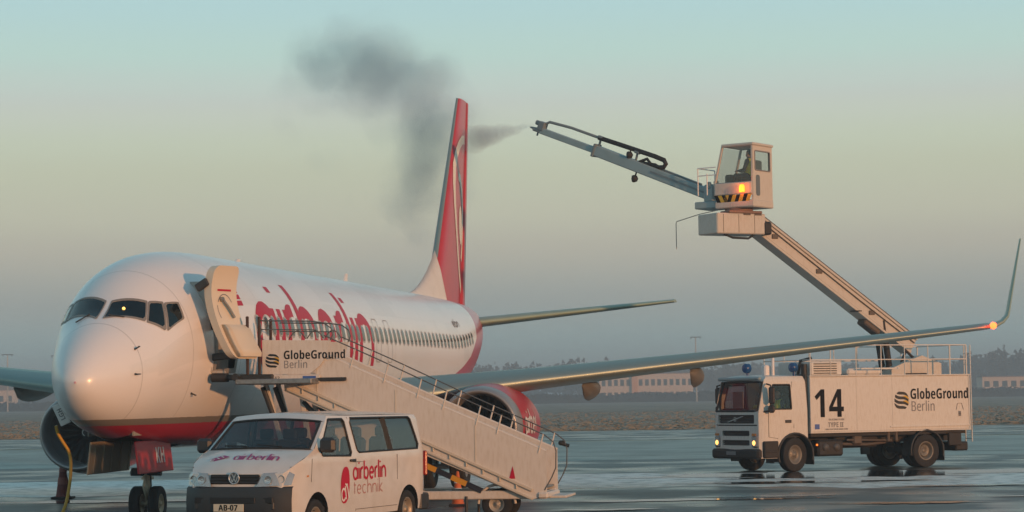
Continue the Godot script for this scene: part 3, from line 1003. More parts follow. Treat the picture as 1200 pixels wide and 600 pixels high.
	dpr.reverse()
	dmb.panel(dpr, [], func(q): return dmap.call(Vector2(-q.x, q.y), -0.17), 0.3, 0.12)
	var ra := []
	var rb := []
	for q in dp:
		ra.append(dmap.call(q, 0.0)); rb.append(dmap.call(q, -0.17))
	# finer rim so the curved sides stay closed
	var rim := []
	var rim2 := []
	for k in dp.size():
		var a := dp[k]
		var b := dp[(k + 1) % dp.size()]
		var m := maxi(1, int((b - a).length() / 0.12))
		for i in m:
			rim.append(dmap.call(a.lerp(b, float(i) / m), 0.0)); rim2.append(dmap.call(a.lerp(b, float(i) / m), -0.17))
	dmb.grid([rim2, rim])
	var door := obj("door", dmb, mat("door lining", 0.70, 0.62, 0.50, 0.5), t)
	door.set_meta("label", "forward cabin door standing open, cream lining outwards")
	var pk := MB.new()
	var pr := []
	for i in 9:
		var yy := lerpf(0.04, 0.66, i / 8.0)
		var de := 0.19 if i > 0 and i < 8 else 0.13
		pr.append([dmap.call(Vector2(0.10, yy), 0.0), dmap.call(Vector2(0.13, yy), de), dmap.call(Vector2(0.77, yy), de), dmap.call(Vector2(0.80, yy), 0.0)])
	pk.grid(pr, true, true, true)
	obj("slide_pack", pk, mat("slide pack cream", 0.66, 0.59, 0.48, 0.6), door)
	var hd := MB.new()
	hd.tube([dmap.call(Vector2(0.30, 1.15), 0.05), dmap.call(Vector2(0.45, 0.98), 0.06), dmap.call(Vector2(0.56, 0.80), 0.05)], 0.028, 8)
	hd.tube([dmap.call(Vector2(0.30, 1.15), 0.0), dmap.call(Vector2(0.30, 1.15), 0.06)], 0.05, 8)
	obj("door_handle", hd, mat("galvanised steel", 0, 0, 0), door)
	lay("handle_arc", strokes([arc(0.42, 0.95, 0.26, 0.30, 150, 30, 16), arc(0.42, 0.95, 0.28, 0.32, 210, 165, 8)], 0.02), mat("letter grey", 0, 0, 0), door, func(q): return dmap.call(q, 0.006), 0.2, 0.1)
	lay("red_strip", [pv([0.2, 1.31, 0.66, 1.31, 0.66, 1.35, 0.2, 1.35])], mat("letter red", 0, 0, 0), door, func(q): return dmap.call(q, 0.006), 0.2, 0.1)
	var hga := [MB.new(), MB.new(), MB.new()]
	hga[0].bar(dmap.call(Vector2(0.0, 1.5), -0.1).lerp(fus(2.95, deg_to_rad(52.0), -0.02), 0.45), dmap.call(Vector2(0.0, 1.5), -0.1), 0.09, 0.16, 0.02)
	hga[1].bar(fus(3.5, deg_to_rad(75.0), -0.02), dmap.call(Vector2(0.8, 0.8), -0.1), 0.10, 0.30, 0.02)
	hga[2].bar(fus(3.5, deg_to_rad(97.0), -0.02), dmap.call(Vector2(0.7, 0.1), -0.1), 0.10, 0.14, 0.02)
	for hg in hga: obj("hinge_arm", hg, mat("rail dark", 0, 0, 0), t)
	# wings
	var red_lamp := mat("red navigation lamp", 1.0, 0.12, 0.05, 0.3)
	red_lamp.emission_enabled = true; red_lamp.emission = Color(1.0, 0.22, 0.08); red_lamp.emission_energy_multiplier = 14.0
	for sg in [1.0, -1.0]:
		var w := MB.new()
		rows = []
		for ax in [0.4, 1.9, 3.0, 4.4, 5.8, 7.2, 9.0, 11.0, 13.0, 15.0, 16.95]:
			var q := wing_at(ax)
			rows.append(foil(V(ax * sg, q[2], -q[0]), q[1], q[3]))
		# blended winglet
		for k in 9:
			var u := (k + 1) / 9.0
			var a := deg_to_rad(6.0 + 76.0 * minf(1.0, u * 2.2))
			var ax := 16.95 + 0.62 * sin(minf(1.0, u * 2.2) * PI / 2) + 0.42 * maxf(0.0, u - 0.45) / 0.55
			var ay := 3.98 + 0.50 * (1.0 - cos(minf(1.0, u * 2.2) * PI / 2)) + 1.95 * maxf(0.0, u - 0.45) / 0.55
			rows.append(foil(V(ax * sg, ay, -(22.05 + 2.55 * pow(u, 1.15))), lerpf(1.72, 0.5, u), 0.09, 14, V(-sin(a) * sg, cos(a), 0)))
		w.grid(rows, true, false, true)
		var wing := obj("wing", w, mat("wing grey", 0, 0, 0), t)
		# polished leading edge
		var le := MB.new()
		rows = []
		for ax in [2.0, 4.2, 5.8, 9.0, 13.0, 16.85]:
			var q := wing_at(ax)
			var ring: Array = foil(V(ax * sg, q[2], -q[0] + 0.012), q[1] * 1.004, q[3] * 1.03)
			var part := []
			for k in [24, 25, 26, 27, 0, 1, 2, 3, 4]: part.append(ring[k % ring.size()])
			rows.append(part)
		le.grid(rows, false)
		obj("slat", le, mat("slat sky tint", 0, 0, 0), wing)
		for fx in ([6.8, 9.4] if sg > 0 else [4.6, 8.5]):
			var q := wing_at(fx)
			var fa := MB.new()
			rows = []
			for i in 13:
				var u := i / 12.0
				var rad := 0.30 * pow(sin(PI * clampf(pow(u, 0.55), 0.0, 1.0)), 0.65) + 0.01
				var c := V(fx * sg, q[2] - 0.24 - 0.07 * sin(PI * u), -(q[0] + q[1] * 0.38 + u * 3.3))
				var ring := []
				for j in 16:
					var a := TAU * j / 16
					ring.append(c + V(cos(a) * signf(cos(a)) * pow(absf(cos(a)), 0.7) * rad * 0.82, signf(sin(a)) * pow(absf(sin(a)), 0.8) * rad, 0))
				rows.append(ring)
			fa.grid(rows, true, true, true)
			obj("flap_track_fairing", fa, mat("fairing grey", 0.30, 0.29, 0.27, 0.4), wing)
		if sg > 0:
			var nl := MB.new()
			nl.x = Transform3D(Basis(), V(17.10, 4.01, -22.03))
			nl.lathe([Vector2(0.0, 0.15), Vector2(0.06, 0.12), Vector2(0.085, 0.04), Vector2(0.09, -0.06), Vector2(0.0, -0.1)], 12)
			obj("navigation_light", nl, red_lamp, wing)
			var om := OmniLight3D.new()
			om.name = "navigation_light_glow"
			om.light_color = Color(1.0, 0.22, 0.08); om.light_energy = 0.12; om.light_size = 0.09; om.omni_range = 20.0; om.omni_attenuation = 2.0
			om.shadow_enabled = true
			om.position = V(17.10, 4.02, -21.80)
			wing.add_child(om)
		# tailplane
		var st := MB.new()
		rows = []
		for k in 6:
			var u := k / 5.0
			rows.append(foil(V(lerpf(0.3, 7.15, u) * sg, lerpf(4.62, 5.42, u), -lerpf(33.6, 38.1, u)), lerpf(3.9, 1.25, u), 0.095, 10))
		st.grid(rows, true, false, true)
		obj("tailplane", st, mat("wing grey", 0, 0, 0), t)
		engine(t, sg)
		main_gear(t, sg)
	# fin, rudder, dorsal fillet
	var fin := MB.new()
	var fe := func(y: float): return Vector2(lerpf(31.7, 37.15, (y - 5.2) / 7.3), lerpf(37.9, 39.15, (y - 5.2) / 7.3))
	rows = []
	var rr := []
	var lr := []
	for k in 13:
		var y := 4.9 + 7.55 * k / 12.0
		var q: Vector2 = fe.call(y)
		var ch := q.y - q.x
		var pf := []
		for side in [1.0, -1.0]:
			var part := []
			for i in 9:
				var c := i / 8.0 * 0.70
				var tt := 5.0 * 0.10 * (0.2969 * sqrt(c) - 0.126 * c - 0.3516 * c * c + 0.2843 * c * c * c - 0.1015 * c * c * c * c)
				part.append(V(side * tt * ch, y, -(q.x + c * ch)))
			if side < 0:
				part.reverse(); part = part.slice(0, 8)
			pf.append_array(part)
		rows.append(pf)
		var w7 := 0.043 * ch
		rr.append([V(w7, y, -(q.x + 0.71 * ch)), V(w7 * 0.55, y, -(q.x + 0.85 * ch)), V(0.008, y, -q.y), V(-0.008, y, -q.y), V(-w7 * 0.55, y, -(q.x + 0.85 * ch)), V(-w7, y, -(q.x + 0.71 * ch))])
		var l0 := []
		for a in [[0.011, 1.0], [0.004, 1.0], [0.0, 0.0], [0.004, -1.0], [0.011, -1.0]]:
			var c: float = a[0]
			var tt := 5.0 * 0.10 * (0.2969 * sqrt(c) - 0.126 * c)
			l0.append(V(a[1] * (tt * ch + 0.008), y, -(q.x + c * ch) + 0.01))
		lr.append(l0)
	fin.grid(rows, true, false, true)
	var fo := obj("fin", fin, mat("fin red", 0, 0, 0), t)
	var ru := MB.new()
	ru.grid(rr, true, true, true)
	obj("rudder", ru, mat("fin red", 0, 0, 0), fo)
	var lem := MB.new()
	lem.grid(lr.slice(3), false)
	obj("leading_edge", lem, mat("slat sky tint", 0, 0, 0), fo)
	var df := MB.new()
	rows = []
	for k in 9:
		var u := k / 8.0
		var z := lerpf(27.6, 32.9, u)
		var y := 5.42 + 0.12 * u + 1.5 * pow(u, 2.2)
		rows.append([V(0.35 * u + 0.05, 5.30, -z), V(0.16 * u + 0.03, lerpf(5.4, y, 0.6), -z), V(0, y, -z), V(-0.16 * u - 0.03, lerpf(5.4, y, 0.6), -z), V(-0.35 * u - 0.05, 5.30, -z)])
	df.grid(rows, false)
	obj("dorsal_fillet", df, mat("white vehicle paint", 0, 0, 0), t)
	# swash emblem on the fin
	var em := [pv([37.7, 11.08, 37.1, 11.0, 36.6, 10.8, 36.1, 10.45, 35.7, 10.0, 35.45, 9.4, 35.35, 8.7, 35.42, 7.9, 35.6, 7.1, 35.9, 6.4, 36.3, 5.85]), pv([36.15, 9.7, 36.5, 9.62, 36.8, 9.2, 36.92, 8.6, 36.88, 8.0, 36.7, 7.4, 36.4, 6.9])]
	var ell := arc(36.35, 8.05, 0.36, 0.66, 0, 345, 22)
	var fe_polys := strokes(em, 0.30)
	fe_polys.append(ell)
	lay_each("fin_emblem", fe_polys, mat("emblem cream", 0.78, 0.72, 0.60, 0.4), fo, func(q: Vector2):
		var e: Vector2 = fe.call(q.y)
		var ch := e.y - e.x
		var c: float = clampf((q.x - e.x) / ch, 0.0, 1.0)
		var tt := 5.0 * 0.10 * (0.2969 * sqrt(c) - 0.126 * c - 0.3516 * c * c + 0.2843 * c * c * c - 0.1015 * c * c * c * c)
		return V(tt * ch + 0.012, q.y, -q.x), 0.25, 0.25)
	nose_gear(t)

func engine(t: Node, sg: float) -> void:
	var e := Node3D.new()
	e.name = "engine"
	t.add_child(e, true)
	e.position = V(4.92 * sg, 1.66, -13.4)
	var squash := Transform3D(Basis.from_scale(V(1.0, 0.97, 1.0)), Vector3.ZERO)
	var lip := MB.new()
	lip.x = squash
	lip.lathe([Vector2(1.005, -0.42), Vector2(0.985, -0.25), Vector2(0.955, -0.1), Vector2(0.915, -0.02), Vector2(0.885, 0.0), Vector2(0.855, -0.015), Vector2(0.825, -0.07), Vector2(0.795, -0.2), Vector2(0.785, -0.34)], 64)
	obj("inlet_lip", lip, mat("lip grey", 0.34, 0.33, 0.33, 0.35, 0.5), e)
	var nac := MB.new()
	nac.x = squash
	nac.lathe([Vector2(1.006, -0.42), Vector2(1.04, -0.75), Vector2(1.065, -1.2), Vector2(1.07, -1.7), Vector2(1.04, -2.4), Vector2(0.98, -3.1), Vector2(0.90, -3.7), Vector2(0.87, -3.7), Vector2(0.60, -3.6)], 64)
	obj("cowl", nac, mat("fin red", 0, 0, 0), e)
	var duct := MB.new()
	duct.x = squash
	duct.lathe([Vector2(0.785, -0.34), Vector2(0.78, -0.6), Vector2(0.79, -1.05), Vector2(0.0, -1.25)], 48)
	obj("inlet_duct", duct, mat("duct liner", 0.20, 0.20, 0.21, 0.5), e)
	var fan := MB.new()
	for k in 24:
		var a := TAU * k / 24
		var rw := []
		for i in 4:
			var r := lerpf(0.2, 0.765, i / 3.0)
			var tw := lerpf(0.25, 1.0, i / 3.0)
			var u := V(cos(a), sin(a), 0)
			var q := V(-sin(a), cos(a), 0)
			rw.append([u * r + q * 0.06 * tw + V(0, 0, -0.92), u * r - q * 0.06 * tw + V(0, 0, -0.92 - 0.09)])
		fan.grid(rw, false)
	obj("fan", fan, mat("fan titanium", 0.16, 0.16, 0.17, 0.35, 0.8), e)
	var sp := MB.new()
	sp.lathe([Vector2(0.0, -0.62), Vector2(0.05, -0.66), Vector2(0.13, -0.78), Vector2(0.2, -0.92), Vector2(0.21, -1.05)], 24)
	obj("spinner", sp, mat("spinner grey", 0.10, 0.10, 0.11, 0.4), e)
	lay("spinner_spiral", strokes([arc(0.0, 0.0, 0.085, 0.085, 20, 250, 14)], 0.022), mat("letter white", 0, 0, 0), e, func(q: Vector2): return V(q.x, q.y, -0.70), 1, 1)
	var core := MB.new()
	core.lathe([Vector2(0.62, -3.3), Vector2(0.52, -4.1), Vector2(0.40, -4.5), Vector2(0.25, -4.4), Vector2(0.0, -5.0)], 32)
	obj("core_nozzle", core, mat("burnt metal", 0.14, 0.12, 0.11, 0.4, 0.8), e)
	var py := MB.new()
	var rows := []
	for k in 8:
		var u := k / 7.0
		var z := -1.0 - 4.4 * u
		var w := 0.22 * sin(PI * clampf(u * 0.85 + 0.08, 0.0, 1.0)) + 0.02
		rows.append([V(w, 0.75, z), V(w, 0.95 + 0.30 * minf(1.0, u * 2.5), z), V(-w, 0.95 + 0.30 * minf(1.0, u * 2.5), z), V(-w, 0.75, z)])
	py.grid(rows, true, true, true)
	obj("pylon", py, mat("fairing grey", 0.30, 0.29, 0.27, 0.4), e)
	if sg > 0:
		var lg := scaled(letters("airberlin", 0.86, 0.36), 0.262, 0.36, 0.0, 0.0)
		lay_each("cowl_lettering", strokes(lg, 0.075), mat("letter white", 0, 0, 0), e, func(q: Vector2):
			var z := 0.55 + q.x
			var r: float = 1.04 + 0.03 * sin(clampf((z - 0.6) / 2.0, 0.0, 1.0) * PI) - 0.065 * maxf(0.0, z - 1.8)
			var a := (q.y - 0.15) / 1.05
			return V(cos(a) * (r + 0.014), sin(a) * (r + 0.014) * 0.97, -z), 0.3, 0.2)

func main_gear(t: Node, sg: float) -> void:
	var g := Node3D.new()
	g.name = "main_gear"
	t.add_child(g, true)
	g.position = V(2.86 * sg, 0, -19.6)
	var s := MB.new()
	s.tube([V(0, 2.2, 0), V(0, 1.1, 0)], 0.13, 14)
	s.tube([V(0, 1.1, 0), V(0, 0.56, 0)], 0.085, 14)
	s.tube([V(-0.4, 0.56, 0), V(0.4, 0.56, 0)], 0.07, 12)
	s.tube([V(0, 1.2, 0.1), V(0, 0.9, 0.32), V(0, 0.62, 0.08)], 0.035, 8)
	s.tube([V(0, 1.3, 0), V(-0.9 * sg, 2.0, 0)], 0.06, 10)
	obj("strut", s, mat("gear grey", 0.35, 0.35, 0.35, 0.4, 0.4), g)
	for q in [-0.43, 0.43]:
		wheel(g, V(q, 0.565, 0), V(1, 0, 0), 0.565, 0.40, 0.28, mat("gear rim", 0.30, 0.29, 0.28, 0.4, 0.5))
	var d := MB.new()
	d.box(V(0.30 * sg, 1.5, 0), V(0.05, 1.1, 0.7), 0.02)
	obj("gear_door", d, mat("fin red", 0, 0, 0), g)

func nose_gear(t: Node) -> void:
	var g := Node3D.new()
	g.name = "nose_gear"
	t.add_child(g, true)
	g.position = V(0, 0.07, -4.05)
	var s := MB.new()
	s.tube([V(0, 1.7, 0), V(0, 0.85, 0)], 0.10, 14)
	s.tube([V(0, 0.87, 0), V(0, 0.82, 0)], 0.125, 14)
	s.tube([V(0, 0.85, 0), V(0, 0.345, 0)], 0.06, 14)
	s.tube([V(-0.22, 0.345, 0), V(0.22, 0.345, 0)], 0.05, 12)
	s.tube([V(0, 0.95, 0.09), V(0, 0.70, 0.24), V(0, 0.42, 0.06)], 0.03, 8)
	s.tube([V(-0.06, 1.15, 0.0), V(-0.06, 1.75, -0.9)], 0.04, 8)
	s.tube([V(0.06, 1.15, 0.0), V(0.06, 1.75, -0.9)], 0.04, 8)
	obj("strut", s, mat("gear cream", 0.5, 0.44, 0.34, 0.4, 0.3), g)
	var hs := MB.new()
	hs.tube([V(-0.32, 0.95, 0.05), V(0.3, 0.95, 0.05)], 0.06, 10)
	hs.box(V(-0.18, 0.98, 0.08), V(0.24, 0.14, 0.12), 0.02)
	hs.box(V(0.17, 1.0, 0.08), V(0.16, 0.18, 0.12), 0.02)
	hs.tube([V(0.09, 1.0, 0.1), V(0.12, 0.7, 0.14), V(0.03, 0.42, 0.08)], 0.015, 6)
	obj("steering_collar", hs, mat("rail dark", 0, 0, 0), g)
	for q in [-0.195, 0.195]:
		wheel(g, V(q, 0.345, 0), V(1, 0, 0), 0.345, 0.20, 0.185, mat("nose rim", 0.42, 0.33, 0.22, 0.45, 0.2))
	var ld := MB.new()
	ld.box(V(0.47, 1.30, 1.0), V(0.035, 0.62, 2.1), 0.012, Basis(Vector3.BACK, 0.12))
	obj("gear_door", ld, mat("door red", 0.52, 0.018, 0.03, 0.35), g).set_meta("label", "bright red port nose gear door with two white letters")
	var o2 := text("door_lettering", "KH", 0.42, mat("letter white", 0, 0, 0), g, V(0.51, 1.17, 0.98), Basis(Vector3.BACK, 0.12) * Basis(Vector3.UP, PI / 2), true)
	var rd := MB.new()
	rd.box(V(-0.47, 1.30, 0.85), V(0.035, 0.62, 2.4), 0.012, Basis(Vector3.BACK, -0.12))
	obj("gear_door", rd, mat("door inner", 0.34, 0.29, 0.22, 0.5), g)
	for k in 5:
		var rb := MB.new()
		rb.box(V(-0.445, 1.30, -0.2 + k * 0.5), V(0.03, 0.56, 0.04), 0.005, Basis(Vector3.BACK, -0.12))
		obj("door_rib", rb, mat("door inner", 0, 0, 0), g)
	var bay := MB.new()
	bay.box(V(0, 2.35, -3.4), V(0.9, 0.04, 3.0)); bay.box(V(0.44, 2.07, -3.4), V(0.03, 0.56, 3.0)); bay.box(V(-0.44, 2.07, -3.4), V(0.03, 0.56, 3.0))
	bay.box(V(0, 2.07, -1.97), V(0.9, 0.52, 0.03)); bay.box(V(0, 2.0, -4.82), V(0.9, 0.72, 0.03))
	obj("gear_bay", bay, mat("bay grey", 0.30, 0.31, 0.29, 0.6), t)
	# open hatch of the ground power socket on the starboard cheek
	var hp := MB.new()
	hp.box(Vector3.ZERO, V(0.20, 0.42, 0.03), 0.01)
	var ho := obj("power_hatch", hp, mat("letter white", 0, 0, 0), t, V(-0.80, 2.22, -1.45))
	ho.rotation = V(0.0, 0.25, 0.42)
	text("hatch_lettering", "LGH", 0.12, mat("letter grey", 0, 0, 0), ho, V(0.04, -0.12, 0.018), Basis(Vector3.BACK, PI / 2), true)
# ---------------------------------------------------------------- boarding stairs; same axes as the airliner: x away from its side, z towards the nose
func stairs() -> void:
	var t := thing("boarding_stairs", "towable white passenger stairs with dark handrails, docked at the open cabin door", "stairs", V(NX, 0, -NZ) + Basis(Vector3.UP, -TH) * V(5.0, 0, -4.3), -TH)
	var o := V(5.0, 0, -4.3)
	var P := func(x, y, s): return V(x, y, -s) - o
	var white := mat("white stair paint", 0, 0, 0)
	var dark := mat("rail dark", 0, 0, 0)
	var rail := mat("rail grey", 0, 0, 0)
	var sn := 3.7
	var sf := 5.1
	# side walls of the flight
	for side in [sn, sf]:
		var mb := MB.new()
		mb.x = Transform3D(Basis(), P.call(0, 0, side))
		mb.prism(pv([3.55, 3.27, 3.8, 3.16, 5.75, 2.27, 7.2, 1.64, 8.02, 1.28, 8.02, 0.46, 7.72, 0.38, 5.75, 1.21, 2.9, 2.51, 2.9, 2.74, 3.55, 2.74]), -0.03, 0.03)
		var w := obj("side_wall", mb, white, t)
		# folded rim, stringer below and seams
		var r := MB.new()
		r.tube([P.call(3.8, 3.17, side), P.call(5.75, 2.28, side), P.call(7.2, 1.65, side), P.call(8.02, 1.29, side)], 0.035, 8)
		obj("rim", r, white, w)
		var sg := -1.0 if side == sn else 1.0
		var st := MB.new()
		for k in [[0.0, 0.06, 0.05], [-0.17, 0.05, 0.05]]:
			st.bar(P.call(2.95, 2.72 + k[0], side + sg * k[2]), P.call(7.75, 0.56 + k[0], side + sg * k[2]), 0.05, k[1], 0.01)
		for k in 14:
			var u := (k + 0.5) / 14.0
			st.box(P.call(lerpf(3.1, 7.6, u), lerpf(2.66, 0.64, u) - 0.07, side + sg * 0.05), V(0.03, 0.12, 0.03), 0.01)
		obj("stringer", st, mat("stringer cream", 0.58, 0.53, 0.45, 0.45), w)
		for k in [3.55, 5.1, 6.65]:
			var sm := MB.new()
			var yt: float = lerpf(3.27, 1.28, (k - 3.55) / 4.47) - 0.06
			sm.box(P.call(k, yt - 0.38, side + sg * 0.033), V(0.025, 0.72, 0.008), 0.002)
			obj("panel_seam", sm, mat("stringer cream", 0, 0, 0), w)
		var wt := MB.new()
		wt.prism(pv([7.30, 0.78, 7.42, 0.78, 7.37, 1.02]), 0, 0.004)
		wt.x = Transform3D()
		var wo := obj("warning_mark", wt, mat("letter red", 0, 0, 0), w, P.call(0, 0, side + (-0.034 if side == sn else 0.030)))
	# steps
	for k in 13:
		var u := (k + 0.5) / 13.0
		var x := lerpf(3.7, 7.95, u)
		var y := lerpf(2.62, 0.52, u)
		var mb := MB.new()
		mb.box(P.call(x, y, (sn + sf) / 2), V(0.34, 0.045, sf - sn - 0.06), 0.008)
		mb.box(P.call(x - 0.16, y + 0.08, (sn + sf) / 2), V(0.02, 0.15, sf - sn - 0.06))
		obj("step", mb, mat("galvanised steel", 0, 0, 0), t)
	# platform
	var pf := MB.new()
	pf.box(P.call(2.85, 2.70, (3.05 + sf) / 2), V(1.5, 0.10, sf - 3.05), 0.015)
	obj("platform", pf, mat("galvanised steel", 0, 0, 0), t)
	var bm := MB.new()
	bm.bar(P.call(1.60, 2.79, 3.42), P.call(2.75, 2.79, 3.42), 0.12, 0.11, 0.02)
	bm.tube([P.call(1.52, 2.79, 3.42), P.call(1.85, 2.79, 3.42)], 0.085, 12)
	bm.tube([P.call(2.05, 2.79, 3.2), P.call(2.05, 2.79, sf + 0.1)], 0.075, 12)
	obj("bumper", bm, mat("black plastic", 0, 0, 0), t)
	bm = MB.new()
	bm.bar(P.call(3.5, 2.73, 3.62), P.call(4.15, 2.73, 3.62), 0.05, 0.07, 0.01)
	obj("step_bar", bm, mat("black plastic", 0, 0, 0), t)
	# platform side screens with the handling firm's board
	for side in [sn - 0.06, sf]:
		var mb := MB.new()
		mb.x = Transform3D(Basis(), P.call(0, 0, side))
		mb.prism(pv([2.48, 2.84, 3.42, 2.84, 3.62, 2.99, 3.76, 3.18, 3.84, 3.48, 2.48, 3.51]), -0.025, 0.025)
		obj("platform_screen", mb, white, t)
	var ft := MB.new()
	ft.box(P.call(3.05, 2.755, sn - 0.07), V(1.16, 0.14, 0.06), 0.01)
	obj("kick_plate", ft, white, t)
	var bp := MB.new()
	bp.box(P.call(3.42, 2.755, sn - 0.103), V(0.26, 0.09, 0.006))
	obj("blue_plate", bp, mat("plate blue", 0.05, 0.12, 0.38, 0.4), t)
	text("plate_number", "B142", 0.10, mat("letter grey", 0, 0, 0), t, P.call(2.60, 2.725, sn - 0.102), Basis(), true)
	var zf: float = sn - 0.087
	text("board_lettering", "GlobeGround", 0.225, mat("letter black", 0, 0, 0), t, P.call(2.90, 3.13, zf), Basis(), true, 0.86)
	text("board_lettering", "Berlin", 0.205, mat("letter grey", 0, 0, 0), t, P.call(2.90, 2.955, zf), Basis(), false, 0.9)
	globe(t, P.call(2.68, 3.10, zf), Basis(), 0.145)
	# gate posts by the aircraft
	for a in [[2.24, 3.42], [2.42, 3.62], [2.24, 5.1]]:
		var mb := MB.new()
		mb.box(P.call(a[0], 3.36, a[1]), V(0.055, 1.22, 0.055), 0.012)
		obj("gate_post", mb, mat("gate brown", 0.05, 0.025, 0.02, 0.6), t)
	# rails
	for side in [sn - 0.03, sf + 0.03]:
		var mb := MB.new()
		mb.tube([P.call(2.42, 3.89, side), P.call(3.45, 3.86, side), P.call(3.7, 3.82, side), P.call(3.84, 3.72, side), P.call(3.88, 3.6, side), P.call(3.80, 3.42, side), P.call(3.74, 3.24, side)], 0.013, 8)
		mb.tube([P.call(2.42, 3.72, side), P.call(3.55, 3.69, side)], 0.010, 8)
		obj("platform_rail", mb, rail, t)
		var r := MB.new()
		r.tube([P.call(3.7, 3.58, side), P.call(4.7, 3.13, side), P.call(6.2, 2.42, side), P.call(7.7, 1.74, side), P.call(8.0, 1.60, side), P.call(8.16, 1.47, side), P.call(8.21, 1.30, side), P.call(8.20, 0.98, side), P.call(8.12, 0.80, side), P.call(7.98, 0.56, side)], 0.012, 8)
		obj("handrail", r, rail, t)
		for k in [4.3, 4.95, 5.6, 6.1, 6.75, 7.15, 7.95]:
			var yy: float = lerpf(3.58, 1.60, (k - 3.7) / 4.3)
			var q := MB.new()
			q.tube([P.call(k - 0.08, yy - 0.36, side), P.call(k + 0.02, yy, side)], 0.017, 6)
			obj("rail_post", q, white, t)
	var lp := MB.new()
	lp.box(P.call(8.1, 1.42, sf + 0.06), V(0.12, 0.10, 0.1), 0.03)
	lp.tube([P.call(8.05, 1.42, sf + 0.05), P.call(8.25, 1.36, sf + 0.05)], 0.035, 8)
	obj("work_lamp", lp, mat("black plastic", 0, 0, 0), t)
	# scrollwork visible above the board: cable loops
	for k in 3:
		var mb := MB.new()
		var pts := []
		for i in 12:
			var u := i / 11.0
			pts.append(P.call(2.65 + 0.36 * k + 0.34 * u, 3.56 + 0.16 * sin(PI * u), sf - 0.1 + 0.02 * k))
		mb.tube(pts, 0.012, 6)
		obj("cable_loop", mb, rail, t)
	# chassis, jacks, lift frame
	var ch := MB.new()
	for side in [sn + 0.1, sf - 0.1]:
		ch.bar(P.call(3.1, 0.47, side), P.call(8.0, 0.47, side), 0.10, 0.16, 0.015)
	for x in [3.2, 4.6, 5.9, 7.9]:
		ch.bar(P.call(x, 0.47, sn + 0.1), P.call(x, 0.47, sf - 0.1), 0.10, 0.12, 0.01)
	ch.box(P.call(5.3, 0.40, sn + 0.05), V(0.8, 0.22, 0.12), 0.02)
	ch.box(P.call(7.95, 0.46, (sn + sf) / 2), V(0.20, 0.12, sf - sn + 0.16), 0.03)
	ch.box(P.call(8.18, 0.42, (sn + sf) / 2 + 0.2), V(0.34, 0.05, sf - sn - 0.1), 0.01)
	obj("chassis", ch, white, t)
	var ar := MB.new()
	var apts := []
	for k in 12:
		var a := PI * k / 11.0
		apts.append(P.call(7.02 - cos(a) * 0.36, 0.30 + sin(a) * 0.36, sn + 0.18))
	ar.tube(apts, 0.03, 6)
	obj("mudguard", ar, white, t)
	for a in [[7.02, sn + 0.22], [7.02, sf - 0.22], [3.6, sn + 0.3], [3.6, sf - 0.3]]:
		var w := Node3D.new()
		w.name = "wheel"
		t.add_child(w, true)
		wheel(w, P.call(a[0], 0.29, a[1]), V(0, 0, 1), 0.29, 0.20, 0.145, mat("wheel grey", 0.38, 0.37, 0.34, 0.5, 0.2), 0.2)
	for a in [[6.45, sn + 0.05], [6.45, sf - 0.05], [3.3, sn + 0.02], [3.3, sf]]:
		var q := MB.new()
		q.tube([P.call(a[0], 0.45, a[1]), P.call(a[0], 0.03, a[1])], 0.028, 8)
		q.box(P.call(a[0], 0.02, a[1]), V(0.16, 0.03, 0.16), 0.005)
		obj("jack", q, dark, t)
	for side in [sn + 0.25, sf - 0.25]:
		var q := MB.new()
		q.bar(P.call(2.45, 2.66, side), P.call(2.85, 1.2, side), 0.07, 0.09, 0.01)
		q.bar(P.call(2.85, 1.2, side), P.call(3.3, 0.5, side), 0.09, 0.11, 0.01)
		q.bar(P.call(3.15, 2.62, side), P.call(3.45, 0.5, side), 0.08, 0.10, 0.01)
		obj("lift_frame", q, white, t)
		var hy := MB.new()
		hy.tube([P.call(2.40, 2.60, side - 0.02), P.call(2.62, 2.0, side - 0.02)], 0.055, 10)
		hy.tube([P.call(4.9, 0.55, side), P.call(3.2, 2.3, side)], 0.05, 10)
		obj("lift_cylinder", hy, dark, t)
	for k in 8:
		var u0 := k / 8.0
		var u1 := (k + 1) / 8.0
		var q := MB.new()
		q.bar(P.call(lerpf(4.4, 6.75, u0), lerpf(1.62, 0.55, u0), sn + 0.07), P.call(lerpf(4.4, 6.75, u1), lerpf(1.62, 0.55, u1), sn + 0.07), 0.08, 0.10, 0.0)
		obj("hazard_band", q, mat("hazard amber", 0.62, 0.30, 0.02, 0.5) if k % 2 == 0 else mat("hazard navy", 0.02, 0.022, 0.04, 0.5), t)
	# tow bar folded under the platform and brace rails seen beneath it
	var br := MB.new()
	br.bar(P.call(2.95, 2.62, sn + 0.02), P.call(5.2, 1.35, sn + 0.02), 0.06, 0.10, 0.01)
	br.bar(P.call(2.75, 2.62, sf - 0.1), P.call(5.0, 1.35, sf - 0.1), 0.06, 0.10, 0.01)
	obj("brace", br, mat("stringer cream", 0, 0, 0), t)
